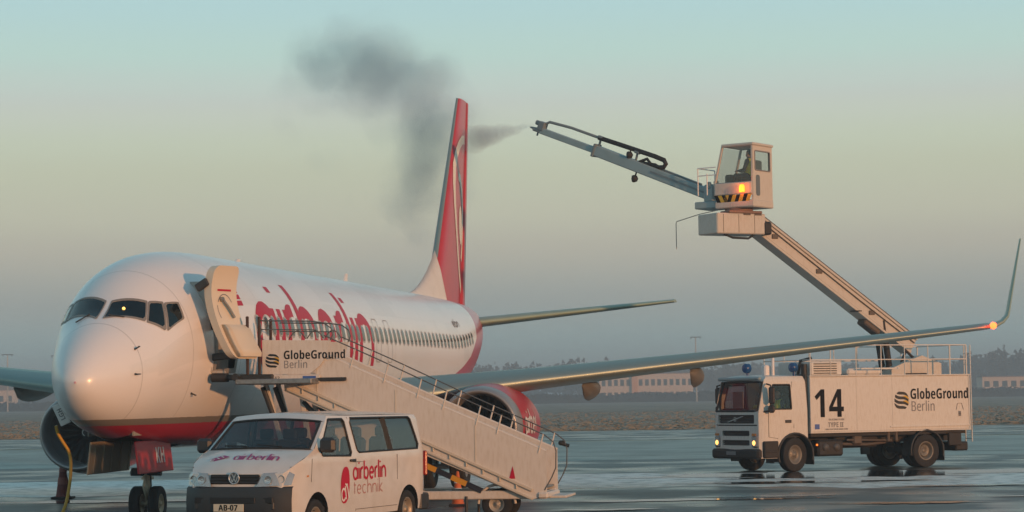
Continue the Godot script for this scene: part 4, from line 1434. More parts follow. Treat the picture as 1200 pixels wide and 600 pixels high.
# ---------------------------------------------------------------- service van; local z forward, x its port side, origin under the front axle
func van() -> void:
	var t := thing("service_van", "white service van with red emblem and lettering on its side, parked before the stairs", "van", V(-4.19, 0, -39.21), -0.3904)
	var paint := mat("van paint", 0.70, 0.68, 0.66, 0.26)
	paint.clearcoat_enabled = true; paint.clearcoat = 0.6; paint.clearcoat_roughness = 0.06
	grime(paint, 0.5, mat("white vehicle paint", 0, 0, 0).albedo_texture)
	var black := mat("van plastic", 0.028, 0.030, 0.034, 0.5)
	var seal := mat("rubber seal", 0.012, 0.012, 0.013, 0.6)
	# half width of the body at height y and station z
	var hw := func(y: float, z: float) -> float:
		var w := 1.03
		if y < 0.75: w -= 0.05 * pow((0.75 - y) / 0.5, 2.0)
		if y > 1.36: w -= 0.145 * (y - 1.36) / 0.7
		if y > 1.95: w -= 0.9 * pow(y - 1.95, 1.6)
		if absf(y - 1.33) < 0.03: w += 0.004
		if z > 0.3: w -= 0.23 * pow((z - 0.3) / 0.75, 2.2)
		if z < -4.0: w -= 0.09 * pow((-4.0 - z) / 0.3, 2.0)
		return w
	var prof := pv([-4.30, 0.38, -4.12, 0.34])
	prof.append_array(arc(-3.47, 0.34, 0.44, 0.44, 0, 0, 1).slice(0, 0))
	for a in range(180, -1, -12): prof.append(Vector2(-3.47 + cos(deg_to_rad(a)) * 0.43, 0.34 + sin(deg_to_rad(a)) * 0.45))
	for a in range(180, -1, -12): prof.append(Vector2(0.12 + cos(deg_to_rad(a)) * 0.43, 0.34 + sin(deg_to_rad(a)) * 0.47))
	prof.append_array(pv([0.80, 0.36, 0.98, 0.42, 1.02, 0.80, 0.98, 1.14, 0.72, 1.30, 0.42, 1.42, 0.16, 1.52, -0.42, 1.97, -0.55, 2.06, -4.05, 2.04, -4.16, 1.9, -4.30, 1.2]))
	if Geometry2D.is_polygon_clockwise(prof): prof.reverse()
	var w_front := pv([0.02, 1.40, -1.19, 1.37, -1.11, 2.00, -0.54, 2.00])
	var w_side := pv([-1.42, 1.42, -3.96, 1.43, -3.79, 2.00, -1.32, 2.01])
	var rounded := func(p: PackedVector2Array, r: float):
		if Geometry2D.is_polygon_clockwise(p): p.reverse()
		return Geometry2D.offset_polygon(Geometry2D.offset_polygon(p, -r)[0], r, Geometry2D.JOIN_ROUND)[0]
	w_front = rounded.call(w_front, 0.05); w_side = rounded.call(w_side, 0.06)
	var bodymb := MB.new()
	for sg in [1.0, -1.0]:
		bodymb.panel(prof, [w_front, w_side], func(q: Vector2): return V(hw.call(q.y, q.x) * sg, q.y, q.x), 0.24, 0.12)
	# roof, windscreen surround, bonnet and front as rows across
	var across := func(y: float, z: float, crown: float, dz := 0.0):
		var row := []
		var w: float = hw.call(y, z)
		for k in 13:
			var u := -1.0 + k / 6.0
			row.append(V(u * w, y + crown * (1.0 - u * u), z + dz * (1.0 - u * u)))
		return row
	bodymb.grid([across.call(2.06, -0.55, 0.055), across.call(2.065, -1.2, 0.07), across.call(2.06, -2.5, 0.075), across.call(2.04, -4.05, 0.06)], false)
	bodymb.grid([across.call(2.04, -4.05, 0.06), across.call(1.9, -4.16, 0.02, -0.05), across.call(1.2, -4.30, 0.0, -0.06), across.call(0.38, -4.30, 0.0, -0.06)], false)
	bodymb.grid([across.call(1.97, -0.42, 0.05, 0.06), across.call(2.03, -0.50, 0.055, 0.03), across.call(2.06, -0.55, 0.055)], false)
	bodymb.grid([across.call(1.50, 0.20, 0.03, 0.12), across.call(1.42, 0.42, 0.05, 0.13), across.call(1.30, 0.72, 0.05, 0.12), across.call(1.20, 0.88, 0.035, 0.10), across.call(1.14, 0.98, 0.0, 0.07)], false)
	bodymb.grid([across.call(1.14, 0.98, 0.0, 0.07), across.call(0.80, 1.02, 0.0, 0.07), across.call(0.42, 0.98, 0.0, 0.07), across.call(0.36, 0.80, 0.0, 0.0)], false)
	obj("body", bodymb, paint, t)
	var win := glass("van glass", 0.10, 0.15, 0.15, 0.12)
	for sg in [1.0, -1.0]:
		for a in [[w_front, "door_window"], [w_side, "side_window"]]:
			var mb := MB.new()
			mb.panel(a[0], [], func(q: Vector2): return V((hw.call(q.y, q.x) - 0.012) * sg, q.y, q.x), 0.4, 0.2)
			var o := obj(a[1], mb, win, t)
			var fr := MB.new()
			var pts := []
			for q in a[0]: pts.append(V((hw.call(q.y, q.x) - 0.004) * sg, q.y, q.x))
			pts.append(pts[0])
			fr.tube(pts, 0.020, 6, false)
			obj("seal", fr, seal, o)
		var pl := MB.new()
		pl.bar(V((hw.call(1.42, -2.75) - 0.008) * sg, 1.43, -2.74), V((hw.call(2.0, -2.65) - 0.008) * sg, 2.0, -2.66), 0.012, 0.10)
		obj("window_pillar", pl, seal, t)
		# door seams as dark recessed lines, sill crease
		var sm := MB.new()
		for ln in [[[-1.28, 2.03], [-1.33, 1.30], [-1.33, 0.42]], [[-3.0, 0.45], [-1.33, 0.45]], [[0.30, 1.36], [0.34, 0.98]], [[-1.30, 1.26], [-4.2, 1.24]], [[0.85, 1.24], [-1.30, 1.26]], [[-2.98, 1.35], [-2.98, 0.9]]]:
			var pts := []
			for q in ln: pts.append(V((hw.call(q[1], q[0]) + 0.0) * sg, q[1], q[0]))
			sm.tube(pts, 0.006, 5)
		obj("door_seam", sm, mat("seam shade", 0.10, 0.095, 0.09, 0.8), t)
		var dh := MB.new()
		dh.box(V((hw.call(1.28, -1.2) + 0.02) * sg, 1.29, -1.18), V(0.04, 0.045, 0.2), 0.012)
		obj("door_handle", dh, black, t)
		var mi := MB.new()
		mi.box(V((hw.call(1.5, -0.1) + 0.17) * sg, 1.58, 0.0), V(0.28, 0.25, 0.14), 0.05)
		mi.bar(V((hw.call(1.5, -0.1)) * sg, 1.50, -0.06), V((hw.call(1.5, -0.1) + 0.1) * sg, 1.53, -0.01), 0.06, 0.08, 0.02)
		obj("wing_mirror", mi, black, t)
		var bl := MB.new()
		bl.box(V((hw.call(1.08, 0.45) + 0.004) * sg, 1.08, 0.45), V(0.012, 0.03, 0.05), 0.004)
		obj("indicator", bl, mat("amber lens", 0.6, 0.2, 0.02, 0.3), t)
		# headlamp
		var hl := MB.new()
		var hp := pv([0.42, 0.93, 0.95, 0.95, 0.98, 1.12, 0.90, 1.17, 0.52, 1.15])
		hl.panel(hp, [], func(q: Vector2): return V(q.x * sg, q.y, 1.120 - 0.07 * pow(q.x / 0.85, 2.0) - 0.75 * pow(maxf(0.0, q.x - 0.66), 1.4) - 0.25 * (q.y - 0.93) - 1.2 * pow(maxf(0.0, q.y - 1.06), 2.0)), 0.1, 0.06)
		var ho := obj("headlamp", hl, mat("headlamp chrome", 0.42, 0.42, 0.43, 0.15, 0.6), t)
		var hr := MB.new()
		for c in [[0.62, 1.04, 0.07], [0.82, 1.05, 0.065]]:
			hr.x = Transform3D(Basis(), V(c[0] * sg, c[1], 1.090 - 0.07 * pow(c[0] / 0.85, 2.0) - 0.75 * pow(maxf(0.0, c[0] - 0.66), 1.4)))
			hr.lathe([Vector2(c[2], 0.030), Vector2(c[2] * 0.88, 0.034), Vector2(c[2] * 0.7, 0.02), Vector2(0.02, 0.01), Vector2(0, 0.03)], 18)
		obj("reflector", hr, mat("bare aluminium", 0, 0, 0), ho)
		var hc := MB.new()
		hc.panel(hp, [], func(q: Vector2): return V(q.x * sg, q.y, 1.160 - 0.07 * pow(q.x / 0.85, 2.0) - 0.75 * pow(maxf(0.0, q.x - 0.66), 1.4) - 0.25 * (q.y - 0.93) - 1.2 * pow(maxf(0.0, q.y - 1.06), 2.0)), 0.1, 0.06)
		obj("lens", hc, glass("clear lens", 0.8, 0.8, 0.8, 0.12), ho)
		var fp := MB.new()
		fp.box(V(0.62 * sg, 0.62, 1.10), V(0.24, 0.12, 0.03), 0.02)
		obj("fog_lamp_cover", fp, mat("rail dark", 0, 0, 0), t)
	# windscreen
	var ws := MB.new()
	var scr := func(u: float, v: float, off := 0.0):
		var y := lerpf(1.515, 1.965, v)
		var z := lerpf(0.20, -0.40, v)
		var w: float = hw.call(y, z) - 0.075
		return V(u * w, y + off + lerpf(0.03, 0.045, v) * (1 - u * u), z + lerpf(0.12, 0.06, v) * (1 - u * u) + off)
	var rows := []
	for i in 7:
		var row := []
		for k in 13: row.append(scr.call(-1.0 + k / 6.0, i / 6.0))
		rows.append(row)
	ws.grid(rows, false)
	var wo := obj("windscreen", ws, glass("windscreen glass", 0.012, 0.02, 0.025, 0.62), t)
	var wf := MB.new()
	var pts := []
	for k in 13: pts.append(scr.call(-1.0 + k / 6.0, 0.0))
	for k in 6: pts.append(scr.call(1.0, (k + 1) / 6.0))
	for k in 12: pts.append(scr.call(1.0 - (k + 1) / 6.0, 1.0))
	for k in 6: pts.append(scr.call(-1.0, 1.0 - (k + 1) / 6.0))
	wf.tube(pts, 0.022, 6, false)
	obj("seal", wf, seal, wo)
	for sg in [1.0, -1.0]:
		var ap := MB.new()  # A-pillar skins beside the screen
		var rw := []
		for i in 6:
			var v := i / 5.0
			var y := lerpf(1.50, 1.97, v)
			var z := lerpf(0.20, -0.42, v)
			rw.append([V(hw.call(y, z) * sg, y, z), scr.call(sg * 1.02, v)])
		ap.grid(rw, false)
		obj("windscreen_pillar", ap, paint, t)
		var wi := MB.new()
		wi.tube([scr.call(0.15 + 0.35 * sg, 0.02, 0.02), scr.call(-0.35 + 0.35 * sg, 0.07, 0.02)], 0.012, 6)
		obj("wiper", wi, seal, t)
	# grille, bumper, plate, badge
	var gr := MB.new()
	gr.panel(rpoly(-0.46, 0.97, 0.46, 1.13, 0.03), [], func(q: Vector2): return V(q.x, q.y, 1.075 - 0.07 * q.x * q.x), 0.15, 0.1)
	var go := obj("grille", gr, seal, t)
	for k in 3:
		var mb := MB.new()
		mb.tube([V(-0.44, 1.0 + k * 0.05, 1.07), V(-0.2, 1.0 + k * 0.05, 1.082), V(0.2, 1.0 + k * 0.05, 1.082), V(0.44, 1.0 + k * 0.05, 1.07)], 0.012, 6)
		obj("grille_bar", mb, black, go)
	var bd := MB.new()
	bd.x = Transform3D(Basis(), V(0, 1.07, 1.085))
	bd.lathe([Vector2(0.098, 0.0), Vector2(0.105, 0.012), Vector2(0.098, 0.022), Vector2(0.085, 0.020), Vector2(0.082, 0.010)], 32)
	obj("badge", bd, mat("badge silver", 0.6, 0.62, 0.64, 0.25, 0.7), t)
	lay("badge_letters", strokes([pv([-0.036, 0.072, 0.0, 0.008, 0.036, 0.072]), pv([-0.07, 0.032, -0.034, -0.062, 0.0, -0.004, 0.034, -0.062, 0.07, 0.032])], 0.017), mat("badge silver", 0, 0, 0), t, func(q: Vector2): return V(q.x, 1.07 + q.y, 1.10), 1, 1)
	var bk := MB.new()
	bk.x = Transform3D(Basis(), V(0, 1.07, 1.085))
	bk.lathe([Vector2(0.09, 0.008), Vector2(0.0, 0.008)], 24)
	obj("badge_disc", bk, mat("badge blue", 0.05, 0.08, 0.11, 0.3), t)
	var bu := MB.new()
	var br := []
	for p in [[0.93, 1.03, 0.0], [0.90, 1.075, 0.0], [0.72, 1.10, 0.0], [0.55, 1.10, 0.0], [0.38, 1.08, 0.0], [0.30, 1.0, 0.0]]:
		var row := []
		for k in 17:
			var u := -1.0 + k / 8.0
			var xx := u * 0.985
			row.append(V(xx, p[0], p[1] + 0.06 - 0.07 * xx * xx - 0.55 * pow(maxf(0.0, absf(xx) - 0.62), 1.35)))
		br.append(row)
	bu.grid(br, false)
	obj("front_bumper", bu, black, t)
	var sl := MB.new()
	for c in [[0.0, 0.71, 0.84, 0.10], [0.0, 0.45, 1.1, 0.08]]: sl.box(V(c[0], c[1], 1.155), V(c[2], c[3], 0.02), 0.008)
	for sg in [1.0, -1.0]: sl.box(V(0.60 * sg, 0.71, 1.12), V(0.26, 0.10, 0.03), 0.01)
	obj("air_intake", sl, seal, t)
	var np := MB.new()
	np.box(V(-0.06, 0.59, 1.178), V(0.56, 0.125, 0.015), 0.004)
	obj("number_plate", np, mat("plate cream", 0.62, 0.58, 0.46, 0.5), t)
	text("plate_lettering", "AB-07", 0.13, mat("letter black", 0, 0, 0), t, V(-0.24, 0.545, 1.188), Basis(), true)
	var rb := MB.new()
	rb.box(V(0, 0.46, -4.34), V(2.02, 0.30, 0.16), 0.05)
	for sg in [1.0, -1.0]: rb.box(V(0.995 * sg, 0.46, -4.16), V(0.07, 0.30, 0.36), 0.025)
	obj("rear_bumper", rb, black, t)
	for sg in [1.0, -1.0]:
		var tl := MB.new()
		tl.box(V(0.93 * sg, 1.15, -4.33), V(0.14, 0.45, 0.06), 0.02)
		obj("tail_lamp", tl, mat("tail lens", 0.3, 0.01, 0.01, 0.2), t)
	# interior
	var fl := MB.new()
	fl.box(V(0, 0.52, -1.8), V(1.9, 0.06, 4.8))
	fl.box(V(0, 1.1, -4.15), V(1.8, 0.55, 0.06))
	obj("floor_pan", fl, mat("seat cloth", 0, 0, 0), t)
	var da := MB.new()
	da.box(V(0, 1.32, 0.02), V(1.7, 0.26, 0.45), 0.08)
	obj("dashboard", da, mat("seat cloth", 0, 0, 0), t)
	var sw := MB.new()
	var sp := []
	for k in 17: sp.append(V(0.45 + cos(TAU * k / 16) * 0.19, 1.42 + sin(TAU * k / 16) * 0.15, -0.32 + sin(TAU * k / 16) * -0.1))
	sw.tube(sp, 0.018, 6, false)
	obj("steering_wheel", sw, seal, t)
	for a in [[0.48, -0.85], [-0.15, -0.85], [-0.6, -0.85], [0.48, -2.1], [-0.1, -2.1], [-0.6, -2.1], [0.48, -3.2], [-0.1, -3.2], [-0.6, -3.2]]:
		var se := MB.new()
		se.box(V(a[0], 1.02, a[1]), V(0.46, 0.16, 0.5), 0.05)
		se.box(V(a[0], 1.35, a[1] - 0.24), V(0.46, 0.62, 0.13), 0.05, Basis(Vector3.RIGHT, -0.12))
		se.box(V(a[0], 1.75, a[1] - 0.30), V(0.26, 0.18, 0.09), 0.03)
		obj("seat", se, mat("seat cloth", 0, 0, 0), t)
	var pa := MB.new()
	pa.box(V(-0.55, 1.47, 0.05), V(0.36, 0.03, 0.24), 0.005, Basis(V(0.3, 1, 0).normalized(), 0.4))
	obj("papers", pa, mat("paper", 0.6, 0.56, 0.5, 0.8), t)
	# side emblem and lettering
	var S := func(q: Vector2): return V(hw.call(q.y, -q.x) + 0.006, q.y, -q.x)
	var em := PackedVector2Array()
	for k in 40:
		var a := TAU * k / 40.0
		var c := cos(a)
		var d := sin(a)
		em.append(Vector2(0.90 + 0.165 * signf(c) * pow(absf(c), 0.8) + 0.10 * (0.315 * d), 0.88 + 0.31 * signf(d) * pow(absf(d), 0.9)))
	if Geometry2D.is_polygon_clockwise(em): em.reverse()
	lay("side_emblem", [em], mat("letter red", 0, 0, 0), t, S, 0.12, 0.12)
	var S2 := func(q: Vector2): return V(hw.call(q.y, -q.x) + 0.010, q.y, -q.x)
	lay_each("side_emblem_stroke", strokes([arc(0.83, 0.72, 0.075, 0.10, 30, 330, 14), pv([0.89, 0.86, 0.93, 0.64]), pv([0.96, 0.90, 1.03, 0.66]), arc(0.88, 0.80, 0.09, 0.10, 20, 80, 6)], 0.034), mat("letter white", 0, 0, 0), t, S2, 0.2, 0.2)
	lay_each("side_lettering", strokes(scaled(letters("airberlin", 0.9, 0.38), 0.168, 0.19, 1.22, 0.965), 0.046), mat("letter red", 0, 0, 0), t, S, 0.3, 0.2)
	lay_each("side_lettering", strokes(scaled(letters("technik", 0.9, 0.40), 0.155, 0.15, 1.24, 0.715), 0.018), mat("letter rose", 0.45, 0.17, 0.15, 0.5), t, S, 0.3, 0.2)
	# bonnet lettering
	var B := func(q: Vector2):
		var v := clampf((1.14 - 0.0 - (q.y)) / 1.0, 0.0, 1.0)
		var z := lerpf(0.42, 0.88, q.y)
		var y := lerpf(1.42, 1.20, pow(q.y, 1.25))
		var w: float = hw.call(y, z)
		var u: float = q.x / w
		return V(q.x, y + 0.012 + lerpf(0.05, 0.035, q.y) * (1 - u * u), z + lerpf(0.13, 0.10, q.y) * (1 - u * u) + 0.01)
	var flip := func(ls): 
		var o := []
		for l in ls:
			var q := PackedVector2Array()
			for p in l: q.append(Vector2(p.x, 0.62 - p.y))
			o.append(q)
		return o
	lay_each("bonnet_lettering", strokes(flip.call(scaled(letters("airberlin", 0.9, 0.38), 0.105, 0.26, -0.18, 0.05)), 0.034), mat("letter violet", 0.34, 0.03, 0.16, 0.4), t, B, 0.2, 0.1)
	lay("bonnet_emblem", strokes([pv([-0.60, 0.56, -0.36, 0.30])], 0.19), mat("letter violet", 0, 0, 0), t, B, 0.06, 0.06)
	lay_each("bonnet_emblem_stroke", strokes([arc(-0.59, 0.55, 0.045, 0.05, 40, 320, 10), pv([-0.53, 0.42, -0.46, 0.50]), pv([-0.46, 0.34, -0.39, 0.42])], 0.028), mat("letter white", 0, 0, 0), t, func(q): return B.call(q) + V(0, 0.006, 0.003), 0.2, 0.1)
	for a in [[0.12, 1.0], [0.12, -1.0], [-3.47, 1.0], [-3.47, -1.0]]:
		var w := Node3D.new()
		w.name = "wheel"
		t.add_child(w, true)
		wheel(w, V(0.90 * a[1], 0.345, a[0]), V(a[1], 0, 0), 0.345, 0.22, 0.215, mat("van rim", 0.32, 0.27, 0.21, 0.45, 0.4), 0.25)
		var wl := MB.new()
		var ring := []
		var ring2 := []
		for k in 16:
			var an := PI * k / 15.0
			ring.append(V(1.0 * a[1], 0.34 + sin(an) * 0.455, a[0] + cos(an) * 0.44)); ring2.append(V(0.62 * a[1], 0.34 + sin(an) * 0.455, a[0] + cos(an) * 0.44))
		wl.grid([ring, ring2], false)
		obj("wheel_arch", wl, seal, t)
# ---------------------------------------------------------------- de-icing truck; local z forward, x its port side, origin under the front axle
var truck_node: Node3D
func truck() -> void:
	var t := thing("deicing_truck", "white de-icing truck numbered 14, its jointed boom raised towards the airliner's fin", "truck", V(7.9, 0, -70.45), -1.0708)
	truck_node = t
	var wht := mat("truck white", 0, 0, 0)
	var dark := mat("dark chassis", 0, 0, 0)
	var black := mat("black plastic", 0, 0, 0)
	var steel := mat("galvanised steel", 0, 0, 0)
	# cab
	var hw := func(y: float, z: float) -> float:
		var w := 1.24
		if y > 1.85: w -= 0.10 * (y - 1.85)
		if y > 2.72: w -= 1.6 * pow(y - 2.72, 1.5)
		if z > 1.05: w -= 0.5 * pow(z - 1.05, 1.6)
		return w
	var front := func(y: float) -> float: return 1.42 if y < 1.75 else 1.42 - 0.22 * (y - 1.75)
	var prof := pv([-0.10, 0.98, -0.44, 0.98])
	prof = pv([-0.28, 1.0])
	for a in range(168, -1, -12): prof.append(Vector2(0.18 + cos(deg_to_rad(a)) * 0.62, 0.52 + sin(deg_to_rad(a)) * 0.62))
	prof.append_array(pv([0.82, 0.42, 1.36, 0.42, 1.42, 0.60, 1.42, 1.75, 1.19, 2.74, 1.08, 2.84, -0.28, 2.84]))
	if Geometry2D.is_polygon_clockwise(prof): prof.reverse()
	var wn: PackedVector2Array = Geometry2D.offset_polygon(pv([0.30, 1.88, 1.00, 1.88, 1.02, 2.05, 0.90, 2.58, 0.30, 2.58]), 0.01, Geometry2D.JOIN_ROUND)[0]
	var cab := MB.new()
	for sg in [1.0, -1.0]:
		cab.panel(prof, [wn], func(q: Vector2): return V(hw.call(q.y, q.x) * sg, q.y, q.x), 0.3, 0.2)
	var across := func(y: float, z: float, crown := 0.0, dz := 0.0):
		var row := []
		var w: float = hw.call(y, z)
		for k in 13:
			var u := -1.0 + k / 6.0
			row.append(V(u * w, y + crown * (1 - u * u), z + dz * (1 - u * u)))
		return row
	cab.grid([across.call(2.70, 1.21, 0.02, 0.08), across.call(2.80, 1.12, 0.04, 0.05), across.call(2.84, 1.0, 0.05, 0.0), across.call(2.84, -0.28, 0.05, 0.0)], false)
	cab.grid([across.call(2.84, -0.28, 0.05, 0.0), across.call(1.0, -0.28)], false)
	var slots := [[1.58, 0.26, 1.9], [1.40, 0.04, 2.15], [1.16, 0.16, 1.45], [0.88, 0.16, 1.45]]
	var face := func(q: Vector2, off := 0.0): return V(q.x, q.y, 1.42 + 0.08 * (1.0 - pow(q.x / 1.14, 2.0)) - 0.33 * maxf(0.0, 0.6 - q.y) + off)
	var sh := []
	for g in slots: sh.append(rpoly(-g[2] / 2, g[0] - g[1] / 2, g[2] / 2, g[0] + g[1] / 2, minf(0.04, g[1] * 0.4)))
	cab.panel(pv([-1.142, 0.42, 1.142, 0.42, 1.142, 1.82, -1.142, 1.82]), sh, face, 0.3, 0.11)
	for h in sh:
		var r1 := []
		var r2 := []
		for q in h:
			r1.append(face.call(q)); r2.append(face.call(q, -0.09))
		cab.grid([r1, r2])
	obj("cab", cab, wht, t)
	var scr := func(u: float, v: float):
		var y := lerpf(1.82, 2.68, v)
		var z: float = lerpf(1.41, 1.21, v)
		return V(u * (hw.call(y, z) - 0.05), y, z + 0.075 * (1 - u * u) + 0.004)
	var ws := MB.new()
	var rows := []
	for i in 6:
		var r := []
		for k in 13: r.append(scr.call(-1.0 + k / 6.0, i / 5.0))
		rows.append(r)
	ws.grid(rows, false)
	var wo := obj("windscreen", ws, mat("windscreen glass", 0, 0, 0), t)
	var wf := MB.new()
	var pts := []
	for k in 13: pts.append(scr.call(-1.0 + k / 6.0, 0.0))
	for k in 12: pts.append(scr.call(1.0 - k / 6.0, 1.0))
	pts.append(pts[0])
	wf.tube(pts, 0.035, 6, false)
	obj("seal", wf, mat("rubber seal", 0, 0, 0), wo)
	var ap := MB.new()
	for sg in [1.0, -1.0]:
		var rw := []
		for i in 6:
			var v := i / 5.0
			var y := lerpf(1.80, 2.72, v)
			var z := lerpf(1.41, 1.20, v)
			rw.append([V(hw.call(y, z) * sg, y, z - 0.002), scr.call(sg * 1.03, v)])
		ap.grid(rw, false)
	obj("windscreen_pillar", ap, wht, t)
	var vz := MB.new()
	vz.box(V(0, 2.78, 1.30), V(2.2, 0.10, 0.10), 0.03)
	obj("sun_visor", vz, mat("roof teal", 0.30, 0.36, 0.37, 0.4), t)
	for sg in [1.0, -1.0]:
		var g := MB.new()
		g.panel(wn, [], func(q: Vector2): return V((hw.call(q.y, q.x) - 0.02) * sg, q.y, q.x), 0.5, 0.3)
		var o := obj("door_window", g, mat("van glass", 0, 0, 0), t)
		var fr := MB.new()
		var pp := []
		for q in wn: pp.append(V(hw.call(q.y, q.x) * sg, q.y, q.x))
		pp.append(pp[0])
		fr.tube(pp, 0.025, 6, false)
		obj("seal", fr, mat("rubber seal", 0, 0, 0), o)
		var sm := MB.new()
		for ln in [[[0.22, 2.68], [0.22, 1.30]], [[1.08, 1.86], [1.12, 1.75], [1.12, 1.05], [0.80, 1.0]]]:
			var lp := []
			for q in ln: lp.append(V(hw.call(q[1], q[0]) * sg, q[1], q[0]))
			sm.tube(lp, 0.009, 5)
		obj("door_seam", sm, mat("seam shade", 0, 0, 0), t)
		var dh := MB.new()
		dh.box(V((hw.call(1.5, 0.4) + 0.01) * sg, 1.50, 0.42), V(0.03, 0.09, 0.22), 0.01)
		obj("door_handle", dh, black, t)
		var mi := MB.new()
		mi.box(V((1.42) * sg, 2.28, 1.12), V(0.22, 0.52, 0.14), 0.05)
		mi.box(V((1.40) * sg, 1.88, 1.12), V(0.24, 0.24, 0.16), 0.06)
		mi.tube([V(1.2 * sg, 2.62, 1.15), V(1.42 * sg, 2.58, 1.16), V(1.42 * sg, 2.45, 1.14)], 0.025, 6)
		mi.tube([V(1.2 * sg, 1.80, 1.25), V(1.38 * sg, 1.82, 1.18)], 0.03, 6)
		obj("wing_mirror", mi, mat("mirror brown", 0.035, 0.026, 0.024, 0.5), t)
		var st := MB.new()
		st.box(V(1.18 * sg, 0.68, 1.05), V(0.18, 0.50, 0.52), 0.03)
		st.box(V(1.20 * sg, 0.62, 1.05), V(0.16, 0.06, 0.44), 0.01)
		obj("cab_step", st, dark, t)
		# headlamp cluster
		var hb := MB.new()
		hb.box(V(0.98 * sg, 0.92, 1.44), V(0.30, 0.36, 0.10), 0.04)
		var ho := obj("headlamp", hb, mat("headlamp chrome", 0, 0, 0), t)
		var hl := MB.new()
		hl.x = Transform3D(Basis(), V(0.98 * sg, 0.88, 1.50))
		hl.lathe([Vector2(0.0, 0.03), Vector2(0.055, 0.015), Vector2(0.075, -0.01)], 16)
		var lm := mat("lit headlamp", 1.0, 0.75, 0.4, 0.3)
		lm.emission_enabled = true; lm.emission = Color(1.0, 0.72, 0.36); lm.emission_energy_multiplier = 2.4
		obj("lamp_lens", hl, lm, ho)
		var hbx := MB.new()
		hbx.box(V(0.98 * sg, 1.12, 1.485), V(0.22, 0.07, 0.02), 0.01)
		obj("indicator", hbx, mat("amber lens", 0, 0, 0), ho)
	# dark grille slots with white bars between
	for k0 in slots.size():
		var g: Array = slots[k0]
		var mb := MB.new()
		mb.panel(sh[k0], [], func(q): return face.call(q, -0.08), 0.2, 0.5)
		var o := obj("grille_slot", mb, mat("grille plastic", 0.045, 0.045, 0.047, 0.6), t)
		if g[1] > 0.1:
			for k in 3:
				var lv := MB.new()
				var y: float = g[0] - g[1] / 2 + g[1] * (k + 0.5) / 3.0
				var lp := []
				for i in 9: lp.append(face.call(Vector2(lerpf(-g[2] / 2 + 0.02, g[2] / 2 - 0.02, i / 8.0), y), -0.045))
				lv.tube(lp, 0.016, 5)
				obj("louvre", lv, mat("grille plastic", 0, 0, 0), o)
	lay("grille_emblem", strokes([pv([-0.42, 1.49, 0.42, 1.67]), arc(0, 1.58, 0.06, 0.06, 0, 350, 16)], 0.02), mat("badge silver", 0, 0, 0), t, func(q): return face.call(q, -0.02), 0.3, 0.3)
	var bu := MB.new()
	bu.box(V(0, 0.55, 1.44), V(2.46, 0.30, 0.20), 0.06)
	obj("front_bumper", bu, dark, t)
	var np := MB.new()
	np.box(V(-0.15, 0.57, 1.546), V(0.5, 0.11, 0.01), 0.002)
	obj("number_plate", np, mat("letter grey", 0, 0, 0), t)
	# cab interior
	var it := MB.new()
	it.box(V(0, 1.05, 0.5), V(2.3, 0.06, 1.5)); it.box(V(0, 1.75, 1.08), V(2.2, 0.30, 0.4), 0.08); it.box(V(0, 1.8, -0.2), V(2.2, 1.5, 0.05))
	obj("cab_interior", it, mat("seat cloth", 0, 0, 0), t)
	for x in [0.62, -0.62]:
		var se := MB.new()
		se.box(V(x, 1.52, 0.35), V(0.52, 0.18, 0.5), 0.06); se.box(V(x, 1.95, 0.10), V(0.50, 0.75, 0.14), 0.05)
		obj("seat", se, mat("seat cloth", 0, 0, 0), t)
	var pa := MB.new()
	pa.box(V(-0.45, 2.1, 1.05), V(0.55, 0.6, 0.02), 0.004)
	obj("papers", pa, mat("paper", 0, 0, 0), t)
	var fl := MB.new()
	fl.box(V(0.75, 1.93, 1.1), V(0.5, 0.14, 0.2), 0.04)
	obj("folded_vest", fl, mat("high visibility yellow", 0, 0, 0), t)
	# box body
	var bx := MB.new()
	bx.box(V(0, 1.985, -3.42), V(2.50, 1.67, 6.06), 0.03)
	var body := obj("tank_body", bx, wht, t)
	var tr := MB.new()
	for y in [2.835, 1.14]: tr.box(V(0, y, -3.42), V(2.56, 0.035, 6.12), 0.008)
	tr.box(V(1.262, 1.27, -4.9), V(0.03, 0.05, 3.1), 0.008)
	for z in [-0.40, -6.44]: tr.box(V(1.256, 1.985, z), V(0.03, 1.66, 0.05), 0.008)
	obj("edge_trim", tr, wht, body)
	for z in [-2.1, -3.45]:
		var sm := MB.new()
		sm.box(V(1.252, 1.985, z), V(0.006, 1.6, 0.008))
		obj("panel_seam", sm, mat("seam faint", 0.5, 0.48, 0.45, 0.6), body)
	var SB := Basis(Vector3.UP, PI / 2)
	text("number", "14", 1.16, mat("letter black", 0, 0, 0), body, V(1.256, 1.60, -0.50), SB, true, 0.88)
	text("type_lettering", "TYPE II", 0.20, mat("letter grey", 0, 0, 0), body, V(1.256, 1.30, -1.02), SB, true, 0.86)
	text("type_lettering", "DE-ICING FLUID", 0.075, mat("letter grey", 0, 0, 0), body, V(1.256, 1.50, -1.05), SB, true)
	text("type_lettering", "SIDE STOP VALVE MAIN TANK", 0.06, mat("letter grey", 0, 0, 0), body, V(1.256, 1.215, -0.92), SB, true)
	text("firm_lettering", "GlobeGround", 0.43, mat("letter black", 0, 0, 0), body, V(1.256, 2.10, -4.13), SB, true, 0.83)
	text("firm_lettering", "Berlin", 0.42, mat("letter grey", 0, 0, 0), body, V(1.256, 1.73, -4.15), SB, false, 0.85)
	globe(body, V(1.256, 2.06, -3.80), SB, 0.29)
	var bp := MB.new()
	bp.box(V(1.258, 1.32, -0.62), V(0.008, 0.15, 0.17))
	obj("blue_plate", bp, mat("plate blue", 0, 0, 0), body)
	var fk := MB.new()
	for a in [[-6.05, 1.66], [-6.05, 1.60]]: fk.box(V(1.258, a[1], a[0]), V(0.01, 0.10, 0.09))
